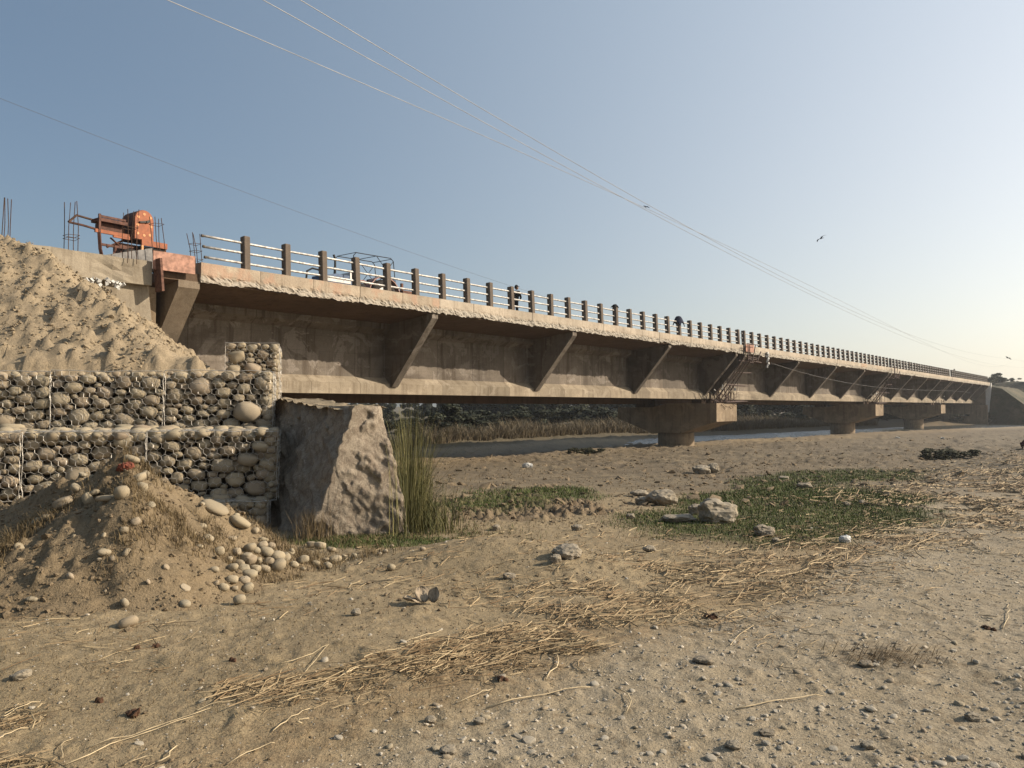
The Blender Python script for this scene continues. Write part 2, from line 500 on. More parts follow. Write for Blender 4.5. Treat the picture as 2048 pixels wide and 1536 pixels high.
# mound in front of the gabions
M0 = np.array([-4.05, 8.05])
def mound_h(x, y):
    x = np.asarray(x, float); y = np.asarray(y, float)
    wob = (fbm(x * 1.3, y * 1.3, 61, 3) - .5)
    def seg(ax, ay, bx, by, ha, hb, sl, left=1.0):
        dx, dy = bx - ax, by - ay
        sl = sl * (1 + (left - 1) * sst(((x - ax) * dy - (y - ay) * dx) / math.hypot(dx, dy), .0, .45)); t = np.clip(((x - ax) * dx + (y - ay) * dy) / (dx * dx + dy * dy), 0, 1)
        d = np.sqrt((x - ax - t * dx) ** 2 + (y - ay - t * dy) ** 2)
        return ha + (hb - ha) * t - sl * d
    h = seg(M0[0], M0[1], -4.2, 8.35, 1.46, 1.30, 1.05)
    h = np.maximum(h, seg(-4.02, 8.05, -3.6, 7.3, 1.38, 1.04, .84, 1.35))
    h = np.maximum(h, seg(-3.6, 7.3, -3.1, 6.6, 1.02, .06, .84, 1.35))
    h = np.maximum(h, seg(-4.2, 8.4, -7.6, 10.6, 1.22, .62, .95))
    h = np.maximum(h, seg(-4.0, 8.05, -2.1, 9.15, 1.26, .08, .62))
    h = h + wob * .26
    k = .09
    return k * np.log1p(np.exp(np.clip(h / k, -30, 30)))

def mound_z(x, y):
    x = np.asarray(x, float); y = np.asarray(y, float)
    h = mound_h(x, y)
    lump = (fbm(x * 6, y * 6, 62, 5) - .5) * .11 + np.maximum(fbm(x * 13, y * 13, 63, 3) - .55, 0) * .22
    return base_g(x, y) + h - .09 + lump * np.clip(h * 2.5, 0, 1)

def top_z(x, y):
    return np.maximum(ground_z(x, y), mound_z(x, y))

# embankment fill beside the wing wall
def embank_z(x, y):
    x = np.asarray(x, float); y = np.asarray(y, float)
    h1 = .58 + (y - 15.1 - np.minimum(-4.54 - x, 7.2) * -.268) * .72
    h2 = -.51 - .72 * x - .217 * y
    h2b = 1.33 - (x + 8.6) * .55
    h = np.minimum(h1, h2)
    cap = 4.05 + .55 * sst(-x, 11.8, 14.5) + .2 * (fbm(x * .5, y * .5, 70, 2) - .5)
    k = .12
    h = -k * np.log(np.exp(-np.clip(h, -8, 8) / k) + np.exp(-cap / k))
    rill = (fbm(x * .9 + y * .3, y * .45, 71, 4) - .5) * .22
    lump = (fbm(x * 2.6, y * 2.6, 72, 5) - .5) * .36 + np.maximum(fbm(x * 6, y * 6, 73, 3) - .54, 0) * .6
    gully = -.22 * np.exp(-(((x + 11.3 + (y - 17) * .35) / .5) ** 2)) * sst(y, 14, 16)
    return h + EYE + rill + lump + gully * .4

CP, SP = cos(PITCH), sin(PITCH)
def ray(px, py):
    a = (px - 1024) / 1536; b = -(py - 768) / 1536
    return np.array([a, CP - b * SP, SP + b * CP])
TT = 1.5 * 1.004 ** np.arange(1400)
def hit(px, py, fn=None):
    """the point of the terrain seen in that direction"""
    fn = fn or ground_z
    d = ray(px, py)
    P = d[None, :] * TT[:, None] + np.array([0, 0, EYE])
    under = P[:, 2] < fn(P[:, 0], P[:, 1])
    i = int(np.argmax(under)) if under.any() else len(TT) - 1
    tt = np.linspace(TT[max(i - 1, 0)], TT[i], 40)
    P = d[None, :] * tt[:, None] + np.array([0, 0, EYE])
    under = P[:, 2] < fn(P[:, 0], P[:, 1])
    return P[int(np.argmax(under)) if under.any() else -1]

# ------------------------------------------------------------------ ground sheet
def build_ground():
    ang = np.concatenate([np.linspace(-180, -46, 60, endpoint=False), np.linspace(-46, 46, 760, endpoint=False), np.linspace(46, 180, 60, endpoint=False)])
    rad = [3.0]
    while rad[-1] < 2600:
        r = rad[-1]; rad.append(r * (1.0042 if r < 24 else 1.0075 if r < 70 else 1.02 if r < 300 else 1.15))
    rad = np.array(rad)
    A, Rr = np.meshgrid(np.radians(ang), rad)
    X = np.sin(A) * Rr; Y = np.cos(A) * Rr - 3.2
    Z = ground_z(X, Y)
    V = np.stack([X, Y, Z], -1).reshape(-1, 3)
    F = grid_faces(len(rad), len(ang), wrap=True)[:, ::-1]
    V = np.concatenate([V, [[0, -3.2, float(ground_z(0, -3.2))]]])
    me = fast_mesh('ground', V, F, None, True)
    c = len(V) - 1; n = len(ang)
    bm = bmesh.new(); bm.from_mesh(me); bm.verts.ensure_lookup_table()
    for j in range(n):
        bm.faces.new((bm.verts[j], bm.verts[c], bm.verts[(j + 1) % n])).smooth = True
    bmesh.ops.recalc_face_normals(bm, faces=bm.faces[:50])
    bm.to_mesh(me); bm.free()
    x, y = V[:, 0], V[:, 1]
    gm = green_mask(x, y); rm = road_mask(x, y); md = mud_mask(x, y)
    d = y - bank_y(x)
    sand = sst(y, 36, 46) * (1 - sst(d, -3, 2)) * sst(fbm(x * .15, y * .15, 81, 3), .3, .55)
    sand = np.maximum(sand * .8, (1 - sst(np.abs(d + 14), 3, 9)) * sst(y, 38, 48))
    red = sst(fbm(x * .25, y * .35, 82, 4), .42, .62) * sst(y, 9, 14) * (1 - sst(y, 40, 60))
    for nm, arr in (('green', gm), ('road', rm), ('mud', md), ('sand', sand), ('reddish', red), ('farland_bank_shade', sst(d, -8, -3)), ('chaff', chaff_mask(x, y)), ('field', sst(y - x * .15, 17, 24) * (1 - sst(d, -34, -24)))):
        a = me.attributes.new(nm, 'FLOAT', 'POINT'); a.data.foreach_set('value', arr.astype(np.float32))
    t = NT('ground_dirt'); p = t.pos()
    big = t.noise(.35, 6, .6, p); mid = t.noise(2.6, 6, .65, p); sm = t.noise(11, 5, .65, p); fine = t.noise(60, 4, .65, p); vf = t.noise(210, 2, .6, p)
    A_ = lambda n_: t.attr(n_).outputs['Fac']
    c = t.mix(t.ramp(big, .3, .7), (.25, .192, .112), (.318, .246, .148))
    c = t.mix(t.math('MULTIPLY', A_('reddish'), .85), c, (.185, .13, .072))
    c = t.mix(t.math('MULTIPLY', A_('road'), t.ramp(mid, .35, .65, .45, .9)), c, (.315, .265, .19))
    c = t.mix(t.math('MULTIPLY', A_('sand'), .9), c, (.215, .168, .112))
    c = t.mix(t.math('MULTIPLY', A_('farland_bank_shade'), .95), c, (.085, .07, .042))  # far land, plus bank foot mud with the grass shadow painted in
    c = t.mix(t.math('MULTIPLY', A_('chaff'), t.ramp(sm, .30, .6, .1, .6)), c, (.24, .165, .09))
    c = t.mix(t.math('MULTIPLY', A_('field'), t.ramp(mid, .35, .65, .45, .95)), c, (.14, .115, .08))
    c = t.mix(t.math('MULTIPLY', A_('mud'), .8), c, (.17, .125, .08))
    g = t.mix(t.ramp(sm, .35, .65), (.055, .065, .02), (.10, .098, .034))
    c = t.mix(t.math('MULTIPLY', A_('green'), t.ramp(mid, .3, .62, 1.0, .7)), c, g)
    c = t.mix(t.ramp(sm, .52, .66, 0, .6), c, (.165, .12, .07))
    stk = t.noise(1.0, 5, .65, t.scale(p, (.35, 1.5, 1)))
    c = t.mix(t.math('MULTIPLY', A_('field'), t.ramp(stk, .48, .62, 0, .8)), c, (.115, .09, .06))
    c = t.mix(t.ramp(mid, .56, .72, 0, .35), c, (.20, .15, .09))
    c = t.mul(c, t.ramp(fine, .25, .75, .76, 1.2))
    c = t.mul(c, t.ramp(vf, .25, .75, .84, 1.14))
    t.col(c).rough(.97)
    b1 = t.bump(sm, .035, .6); b2 = t.bump(fine, .012, .8, b1); t.bump(vf, .004, .6, b2)
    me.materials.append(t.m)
    o = link('ground', me); tag(o, kind='structure')
    return o
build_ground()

# water in the channel
def build_water():
    xs = np.linspace(2, 150, 150); vv = np.linspace(-1, 1, 9)
    X, W = np.meshgrid(xs, vv, indexing='ij')
    Y = bank_y(X) - 10 + W * 11
    V = np.stack([X, Y, np.full_like(X, EYE - 3.47)], -1).reshape(-1, 3)
    t = NT('river_water'); p = t.pos()
    t.col((.07, .075, .07)).rough(.18); t.b.inputs['Specular IOR Level'].default_value = .8
    t.bump(t.noise(1.6, 3, .5, t.scale(p, (.5, 1.6, 1))), .35, 1.0)
    o = link('river', fast_mesh('river', V, grid_faces(150, 9)[:, ::-1], t.m, True)); tag(o, kind='structure')
build_water()

# ------------------------------------------------------------------ far hill on the right bank
def hill_z(x, y):
    u = (x - 126) / 34; v = (y - 192) / 32
    r = np.sqrt(np.minimum(u, 0) ** 2 * 1.6 + (np.maximum(u, 0) * .4) ** 2 + v * v)
    return -1.4 + 9.2 * (1 - sst(r, .25, 1.15)) + (fbm(x * .08, y * .08, 91, 4) - .5) * 2.4
def build_hill():
    xs = np.linspace(84, 215, 130); ys = np.linspace(150, 240, 90)
    X, Y = np.meshgrid(xs, ys, indexing='ij'); Z = hill_z(X, Y) - .9
    t = NT('hill_soil'); p = t.pos()
    f = t.noise(.12, 5, .65, p); g = t.noise(.9, 5, .65, p)
    c = t.mix(t.ramp(f, .38, .62), (.13, .105, .065), (.055, .052, .03)); c = t.mix(t.ramp(g, .45, .62, 0, .8), c, (.035, .038, .018))
    t.col(c); t.bump(g, .5, .8)
    o = link('far_hill', fast_mesh('far_hill', np.stack([X, Y, Z], -1).reshape(-1, 3), grid_faces(130, 90), t.m, True)); tag(o, kind='structure')
build_hill()

# ------------------------------------------------------------------ bridge
TH = R(39.39); D0 = 22.2; ST, CT = sin(TH), cos(TH)
BR_LOC = Vector((-D0 * CT, D0 * ST, EYE)); BR_ROT = pi / 2 - TH
BR_M = Matrix.Translation(BR_LOC) @ Matrix.Rotation(BR_ROT, 4, 'Z')
def BW(s, n, h): return BR_M @ Vector((s, n, h))
bridge = empty('bridge', BR_LOC, BR_ROT)
tag(bridge, 'long concrete girder road bridge with slanted brackets, hammerhead piers and pipe railing', 'bridge')
SPANS = [(12.05, 53.30), (53.42, 95.45), (95.57, 132.05), (132.17, 168.9)]
FINS = [[11.72, 22.2, 32.2, 42.4, 52.4], [54.0, 65.2, 75.4, 85.0, 94.8], [96.1, 106.0, 114.9, 123.7, 131.4], [132.8, 141.5, 150.5, 159.5, 168.2]]

def build_bridge():
    gird = [(2.6, .50), (3.7, .50), (3.7, .92), (3.34, 1.22), (3.34, 3.02), (3.7, 3.26), (3.7, 3.5), (2.6, 3.5), (2.6, 3.26), (2.96, 3.02), (2.96, 1.22), (2.6, .92)]
    up = [gird[i] for i in (3, 4, 5, 6, 7, 8, 9, 10)]
    lo = [gird[i] for i in (0, 1, 2, 3, 10, 11)]
    for k, (a, b) in enumerate(SPANS):
        for off, nm in ((0, 'girder'), (4.7, 'girder')):
            fall = -.36 if off else 0
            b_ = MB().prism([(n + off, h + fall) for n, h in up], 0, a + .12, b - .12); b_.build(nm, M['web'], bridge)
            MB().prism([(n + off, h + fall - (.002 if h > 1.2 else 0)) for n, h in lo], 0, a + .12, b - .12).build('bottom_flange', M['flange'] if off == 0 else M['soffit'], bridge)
        # deck: cantilever slab with a haunch
        a_ = a - (1.1 if k == 0 else 0)
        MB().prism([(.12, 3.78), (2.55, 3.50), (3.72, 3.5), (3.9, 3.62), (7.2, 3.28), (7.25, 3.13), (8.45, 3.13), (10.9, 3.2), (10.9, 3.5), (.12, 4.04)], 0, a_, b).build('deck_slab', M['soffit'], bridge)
        # cross girders between the two webs
        for f in FINS[k]:
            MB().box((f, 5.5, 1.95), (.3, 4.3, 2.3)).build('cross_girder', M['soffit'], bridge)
        for f in FINS[k]:
            w = .17
            if f < 12: w = .34
            w *= 1 + .15 * (random.random() - .5)
            MB().prism([(.10, 3.80), (.10, 3.58), (2.52, .80), (3.02, .80), (3.02, 3.80)], 0, f - w, f + w).build('bracket', M['web'] if f > 12 else M['concrete'], bridge)
    # kerb panels with a smooth upper face and a ragged raw lower lip
    for k, (a, b) in enumerate(SPANS):
        L = 2.05; cnt = int(round((b - a) / L)); L = (b - a) / cnt
        for i in range(cnt):
            s0 = a + i * L + .006; s1 = a + (i + 1) * L - .006
            near = k == 0
            ns = 26 if near else (12 if k == 1 else 6); hs = [4.42, 4.40, 4.30, 4.20, 4.10, 4.04, 4.0, 3.95, 3.90, 3.85, 3.80]
            proud = random.uniform(-.008, .012); tilt = random.uniform(-.006, .006)
            lip = random.random()
            secs = []
            for j in range(ns + 1):
                s = s0 + (s1 - s0) * j / ns
                ed = .012 if j in (0, ns) else 0
                low = 3.80 + .10 * (mnoise.noise(Vector((s * .9, 3, k))) ) + .07 * mnoise.noise(Vector((s * 4.5, 9, 1))) + .04 * mnoise.noise(Vector((s * 15, 2, 1)))
                pts = []
                for h in hs:
                    t_ = (h - 3.80) / .62
                    hh = low + (4.42 - low) * t_
                    rough_ = max(0, min(1, (4.08 + .05 * mnoise.noise(Vector((s * 2, 1, 5))) - hh) / .10))
                    dn = proud + tilt * (j / ns) - ed
                    dn += rough_ * (-.02 + .06 * mnoise.noise(Vector((s * 5, hh * 6, 2))) + .05 * mnoise.noise(Vector((s * 16, hh * 16, 7))))
                    dn += .008 * mnoise.noise(Vector((s * 2.3, hh * 2, 4)))
                    if h == 4.42: dn -= .03
                    pts.append((s, -dn, hh - (.012 if h == 4.42 else 0)))
                pts.append((s, .10, low + .05))
                pts = [(s, .42, 3.9), (s, .42, 4.41)] + pts
                secs.append(pts)
            mat = M['kerb_pink'] if (k == 0 and i < 5) or (k == 1 and i == 0) or (k == 1 and i > 14 and random.random() < .5) else M['kerb']
            MB().loft(secs).build('kerb_panel', mat, bridge)
    # railing
    pm = MB().box((0, 0, .55), (.22, .25, 1.10)); me = pm.mesh('railing_post', M['post'])
    bm = bmesh.new(); bm.from_mesh(me); bmesh.ops.bevel(bm, geom=bm.edges[:], offset=.018, segments=1, affect='EDGES'); bm.to_mesh(me); bm.free()
    posts = []
    rows = [(13.7, 27), (53.95, 28), (96.1, 24), (132.75, 24)]
    for k, (s, n) in enumerate(rows):
        step = 1.507 if k < 2 else 1.50
        for i in range(n):
            o = link('railing_post', me, bridge)
            o.location = (s + i * step + random.uniform(-.02, .02), .21, 4.40)
            o.rotation_euler = (R(-3.0 + random.uniform(-.8, .8)), R(random.uniform(-.5, .5)), 0)
            posts.append(s + i * step)
        for h in (.22, .55, .88):
            e0 = s - (1.48 if k == 0 else .35) + random.uniform(-.08, .08); e1 = s + (n - 1) * step + .35
            nn = int((e1 - e0) / .75)
            y0 = .21 + h * math.tan(R(3.0))
            b_ = MB().tube([(e0 + (e1 - e0) * q / nn, y0 + .004 * math.sin(q * 1.7), 4.40 + h + .006 * math.sin(q * .9 + h * 9)) for q in range(nn + 1)], .040, 8)
            b_.build('railing_pipe', M['rail'], bridge, True)
            if k == 0:
                MB().tube([(e0 - .012, y0, 4.40 + h), (e0 + .05, y0, 4.40 + h)], .046, 8).build('pipe_cap', M['pipe_end'], bridge)
    # piers
    for s, w in ((53.36, 1.75), (95.5, 1.7), (132.1, 1.65)):
        p = empty('pier'); p.parent = bridge; p.location = (s, 0, 0)
        MB().prism([(1.3, .2), (1.3, -1.12), (4.15, -2.0), (6.65, -2.0), (9.5, -.95), (9.5, -.10), (6.5, -.10), (5.2, .2)], 0, -w, w).build('pier_cap', M['pier'], p)
        cm = MB(); secs = []
        for h in (-2.02, -2.6, -3.1, -4.2):
            secs.append([(1.36 * cos(2 * pi * q / 40), 5.4 + 1.36 * sin(2 * pi * q / 40), h) for q in range(40)])
        o = cm.loft(secs).build('column', M['pier'], p)
        for f in o.data.polygons:
            if len(f.vertices) == 4: f.use_smooth = True
        for n in (3.15, 7.85):
            for ds in (-.75, .75):
                MB().box((ds, n, .35 if n < 5 else .02), (.7, .8, .30)).build('bearing', M['soffit'], p)
    # abutments
    MB().prism([(.9, -4), (10.2, -4), (10.2, -.2), (.9, .18)], 0, 10.4, 13.1).build('abutment_seat', M['pier'], bridge)
    MB().prism([(.9, .18), (10.2, -.19), (10.2, 3.2), (.9, 3.6)], 0, 9.6, 11.1).build('abutment_wall', M['pier'], bridge)
    MB().prism([(.4, -4), (10.6, -4), (10.6, .18), (.4, .18)], 0, 167.6, 172).build('abutment_seat', M['pier'], bridge)
    MB().prism([(.2, .18), (10.6, .18), (10.6, 3.9), (.2, 3.9)], 0, 169.3, 172).build('abutment_wall', M['pier'], bridge)
    MB().prism([(-.15, 4.35), (-.15, 3.3), (.3, -1.2), (.75, -1.2), (.75, 4.35)], 0, 169.1, 169.9).build('end_post', M['white_paint'], bridge)
build_bridge()

# far approach fill behind the far abutment
def build_far_fill():
    secs = []
    for s in np.linspace(169.6, 300, 30):
        dz = .5 * math.sin(s * .7)
        q = []
        for n, h in ((-14, -3.6), (-7, -1.0 + dz * .6), (-1.5, 3.2), (0, 3.9), (5, 4.0), (11, 3.9), (25, -3.6)):
            q.append(BW(s, n + .4 * math.sin(s * 1.3 + n), h + .15 * math.sin(s * 2.1 + n)))
        secs.append(q)
    o = MB().loft(secs).build('approach_embankment', bpy.data.materials['hill_soil']); tag(o, kind='structure')
build_far_fill()

# wing wall on the near side
wing = empty('wing_wall', BR_LOC, BR_ROT)
tag(wing, 'stained concrete wing wall half buried by the sloping soil at the bridge end', 'wall')
def build_wing():
    secs = []
    for s, h0 in [(-14, -1), (-6, -1), (0, -1), (4, -1), (8, -1), (10.78, -1)]:
        bt = lambda h: .05 + (3.5 - h) * -.03
        e = s
        secs.append([(s, .25 - .06 * (3.5 - h) * .6, h) for h in (3.5, 2.2, .8, -1)] + [(s, .8, -1), (s, .8, 3.5)])
    # right edge leans outward towards the foot
    last = [(10.55 + .10 * (3.5 - h), .25 - .036 * (3.5 - h), h) for h in (3.5, 2.2, .8, -1)] + [(10.9, .8, -1), (10.55, .8, 3.5)]
    secs[-1] = last
    MB().loft(secs).build('wall_face', M['wing'], wing)
    secs = []
    n = 90
    for i in range(n + 1):
        s = -14 + 24.55 * i / n
        hl = 3.5 + .03 * mnoise.noise(Vector((s * 2, 0, 0)))
        pts = []
        for h in (4.2, 4.08, 3.95, 3.82, 3.69, 3.58, hl):
            spall = max(0, 1 - ((s - 9.45) / .7) ** 2) * max(0, 1 - ((h - 3.85) / .5) ** 2)
            dn = spall * (-.06 + .14 * mnoise.noise(Vector((s * 6, h * 6, 3)))) + .012 * mnoise.noise(Vector((s * 3, h * 3, 8)))
            pts.append((s, .02 - dn, h + (.03 * mnoise.noise(Vector((s * 1.7, 5, 5))) if h == 4.2 else 0)))
        pts += [(s, .62, 3.502), (s, .62, 4.2)]
        secs.append(pts)
    MB().loft(secs).build('coping_band', M['wing'], wing)
build_wing()

def bthing(name, label, cat, s, n, h, rz=0, group=None):
    o = empty(name, BW(s, n, h), BR_ROT + rz); tag(o, label, cat, group); return o

# form boards at the joint
o = MB().box((0, 0, 0), (1.27, .05, .54)).build('form_board', M['formply']); o.location = BW(11.15, -.10, 4.245); o.rotation_euler = (0, R(-.6), BR_ROT)
tag(o, 'salmon pink form board hanging across the bridge joint', 'board')
o = MB().box((0, 0, 0), (.07, .42, .95)).build('form_board', M['formsteel']); o.location = BW(10.66, -.16, 3.80); o.rotation_euler = (0, R(-5), BR_ROT)
tag(o, 'dark brown form board standing out edgewise from the wing wall end', 'board')
o = MB().prism([(-.80, -.42), (.62, -.42), (.60, .20), (-.78, -.22)], 1, -.02, .02).build('steel_plate', M['greyplate']); o.location = BW(10.30, .75, 4.55); o.rotation_euler = (0, 0, BR_ROT)
tag(o, 'grey plate with slanting top propped below the orange machine', 'plate')
# crumpled white plastic on the wall ledge
mb = MB()
for i in range(26):
    mb.box((random.uniform(-.55, .55), random.uniform(-.08, .04), -.12 * i / 26 + random.uniform(-.07, .07)), (random.uniform(.06, .16), random.uniform(.03, .1), random.uniform(.04, .10)), Euler((random.random() * 3, random.random() * 3, random.random() * 3)).to_matrix(), random.uniform(.3, .9))
o = mb.build('plastic_sheet', M['plastic']); o.location = BW(9.2, -.03, 3.46); o.rotation_euler = (0, R(-3), BR_ROT)
tag(o, 'crumpled white plastic sheet caught on the wing wall ledge', 'plastic sheet')

# rebar cages
def cage(label, s, n, h, H, w=.16, lean=0.0, stir=(.15, .8)):
    t = bthing('rebar_cage', label, 'rebar', s, n, h, group='rebar cages standing along the parapet')
    for i, (a, b) in enumerate(((-1, -1), (1, -1), (1, 1), (-1, 1))):
        l_ = H * random.uniform(.93, 1.04)
        MB().tube([(a * w * .8, b * w, -.15), (a * w * .8 + lean * .5 + random.uniform(-.02, .02), b * w, l_ * .5), (a * w * .8 + lean + random.uniform(-.05, .05), b * w + random.uniform(-.03, .03), l_)], .011, 5).build('bar', M['rebar'], t)
    for q in stir:
        z = H * q; x = lean * q
        MB().tube([(x - w, -w - .02, z), (x + w, -w - .02, z + .02), (x + w, w + .02, z), (x - w, w + .02, z + .01), (x - w, -w - .02, z)], .007, 4).build('stirrup', M['rebar'], t)
cage('rusty rebar cage rising from the soil at the far left edge', 6.96, .5, 4.1, 1.35, .09, .03, (.1,))
cage('rusty rebar cage on the wall beside the tow bar of the orange machine', 8.46, .30, 4.2, 1.40, .15, .01, (.25, .31))
cage('thin rebar cage standing directly in front of the orange drum', 9.95, .12, 4.2, 1.42, .16, .0, (.62,))
cage('leaning rebar cage at the right end of the orange machine', 10.9, .25, 4.3, 1.32, .15, -.16, (.80,))
cage('rebar cage between the pink form board and the railing end', 12.05, .25, 4.40, .92, .13, -.14, (.1, .38, .62))

# ------------------------------------------------------------------ orange machine on the approach
def build_machine():
    t = bthing('threshing_machine', 'orange farm machine with round topped drum cover and tow bar on the bridge approach', 'machine', 10.85, 1.7, 4.10, R(4))
    # local: x along the bridge, y inward, z up
    arch = [(-.31, .95), (.31, .95)] + [(.31 * cos(a), 1.55 + .33 * sin(a)) for a in np.linspace(0, pi, 15)]
    MB().prism(arch, 1, -.42, .30).build('drum_cover', M['orange_dark'], t)
    face = [(u * .93, .97 + (v - .95) * .97) for u, v in arch]
    fr = MB().prism(face, 1, -.445, -.422).build('cover_plate', M['orange'], t)
    for x, z in ((-.19, 1.64), (0, 1.75), (.19, 1.67), (.21, 1.40), (.18, 1.14), (-.2, 1.14), (-.21, 1.40), (0, 1.1)):
        MB().tube([(x, -.452, z), (x, -.444, z)], .042, 10).build('bolt_plate', M['orange_pale'], fr)
    MB().box((-.06, -.47, 1.50), (.20, .05, .05), Euler((0, R(-12), 0)).to_matrix()).box((.10, -.48, 1.54), (.12, .06, .07), Euler((0, R(-25), 0)).to_matrix()).build('handle', M['black'], t)
    # tray / channel frame under the cover
    MB().box((.28, -.52, .86), (.82, .07, .17)).build('tray_beam', M['orange'], t)
    MB().box((.66, -.08, .80), (.07, .8, .2)).build('tray_end', M['orange_dark'], t)
    MB().box((-.10, -.52, .62), (.06, .06, .62)).build('tray_leg', M['orange_pale'], t)
    MB().box((.26, -.1, .74), (.76, .75, .06)).build('tray_floor', M['black'], t)
    # sieve box and frame on the left
    MB().box((-.85, -.05, 1.38), (.85, .5, .10)).box((-.78, .05, 1.20), (.72, .35, .24)).build('sieve_box', M['orange_dark'], t)
    MB().box((-.90, -.30, 1.02), (1.0, .07, .10)).box((-.62, -.3, .96), (.5, .06, .10)).build('side_rail', M['orange'], t)
    MB().box((-1.28, -.32, 1.25), (.06, .06, .55)).box((-.9, -.3, 1.47), (.8, .05, .06)).build('side_frame', M['orange_dark'], t)
    MB().tube([(-1.28, -.3, 1.0), (-1.24, -.3, .5), (-1.12, -.3, -.0)], .055, 4).build('leg', M['orange_dark'], t)
    MB().tube([(-.72, -.2, .62), (-1.0, -.28, .02)], .035, 4).build('leg', M['orange_dark'], t)
    MB().box((-.75, -.2, .66), (.95, .06, .07)).tube([(-1.0, -.2, .60), (-.45, -.15, .92)], .03, 5).tube([(-.9, -.2, .9), (-.5, -.2, .62)], .028, 5).build('cross_brace', M['orange_dark'], t)
    MB().tube([(-1.25, .15, 1.42), (-1.75, .05, 1.44), (-2.05, -.12, 1.16)], .035, 5).build('tow_bar', M['rebar'], t)
    MB().tube([(-1.28, -.3, 1.05), (-1.7, -.22, 1.12), (-2.05, -.12, 1.16)], .035, 5).build('tow_bar', M['orange_dark'], t)
    for x in (-.35, .45):
        w = empty('wheel'); w.parent = t; w.location = (x, .0, .32)
        MB().ring((0, -.35, 0), .24, .09, (0, 1, 0), 22, 8).build('tyre', M['tyre'], w, True)
        MB().tube([(0, -.40, 0), (0, -.30, 0)], .16, 14).build('rim', M['orange_dark'], w)
    MB().box((0, .1, .62), (1.1, .45, .4)).build('chassis', M['formsteel'], t)
build_machine()

# ------------------------------------------------------------------ tractor on the deck
def build_tractor():
    t = bthing('tractor', 'tractor with open pipe canopy frame parked on the deck behind the railing', 'tractor', 21.0, 3.6, 4.0)
    # bonnet to -x, seat in the middle, rear to +x
    MB().prism([(-2.1, .85), (-.5, .80), (-.5, 1.42), (-1.3, 1.44), (-2.05, 1.28)], 1, -.33, .33).build('bonnet', M['blue_paint'], t)
    MB().box((-1.25, -.345, 1.16), (1.3, .02, .16)).build('bonnet_stripe', M['white_paint'], t)
    MB().tube([(-1.3, -.2, 1.3), (-1.3, -.2, 2.05), (-1.38, -.2, 2.22)], .045, 8).build('exhaust_pipe', M['black'], t)
    MB().tube([(-2.9, -.45, .85), (-2.85, -.45, 1.32), (-2.6, -.45, 1.46), (-2.3, -.45, 1.44), (-2.15, -.45, 1.30), (-2.1, -.45, .85)], .04, 6).build('front_guard', M['black'], t)
    MB().box((-.55, 0, 1.4), (.18, .7, .34)).build('dashboard', M['white_paint'], t)
    MB().tube([(-.5, 0, 1.1), (-.12, 0, 1.62)], .03, 6).ring((-.10, 0, 1.64), .22, .018, (.55, 0, .8), 20, 6).build('steering_wheel', M['black'], t)
    MB().box((.55, 0, 1.02), (.5, .5, .12)).box((.78, 0, 1.28), (.10, .5, .45)).build('seat', M['black'], t)
    for y in (-.72, .72):
        f = MB()
        secs = []
        for a in np.linspace(R(10), R(170), 9):
            secs.append([(.8 + .84 * cos(a), y - .18, .75 + .74 * sin(a)), (.8 + .84 * cos(a), y + .18, .75 + .74 * sin(a)), (.8 + .88 * cos(a), y + .18, .75 + .78 * sin(a)), (.8 + .88 * cos(a), y - .18, .75 + .78 * sin(a))])
        f.loft(secs).build('fender', M['red_paint'], t)
        w = empty('rear_wheel'); w.parent = t; w.location = (.8, y, .70)
        MB().ring((0, 0, 0), .52, .19, (0, 1, 0), 28, 8).build('tyre', M['tyre'], w, True)
        MB().tube([(0, -.1, 0), (0, .1, 0)], .38, 20).build('rim', M['white_paint'], w)
        w = empty('front_wheel'); w.parent = t; w.location = (-1.75, y * .85, .38)
        MB().ring((0, 0, 0), .27, .11, (0, 1, 0), 22, 8).build('tyre', M['tyre'], w, True)
        MB().tube([(0, -.07, 0), (0, .07, 0)], .2, 16).build('rim', M['white_paint'], w)
    MB().box((-.6, 0, .7), (2.8, .4, .4)).build('chassis', M['black'], t)
    # canopy frame
    for y in (-.62, .62):
        MB().tube([(-.75, y, 1.35), (-.68, y, 2.25), (-.55, y, 2.38), (1.35, y, 2.42), (1.5, y, 2.30), (1.62, y, 1.35)], .019, 6).build('canopy_frame', M['black'], t)
        MB().tube([(.55, y, 2.4), (1.6, y, 1.4)], .015, 5).tube([(.75, y, 1.4), (1.5, y, 2.3)], .015, 5).build('canopy_brace', M['black'], t)
    for x in (-.55, .5, 1.4):
        MB().tube([(x, -.62, 2.39), (x, .62, 2.39)], .015, 5).build('canopy_bow', M['black'], t)
    MB().box((2.5, 0, 1.05), (.9, 1.3, .12)).box((2.2, -.4, 1.25), (.1, .1, .4)).box((3.0, -.5, 1.15), (.08, .1, .3)).tube([(1.6, 0, .9), (2.4, 0, .95)], .05, 6).build('rear_carrier', M['formsteel'], t)
build_tractor()

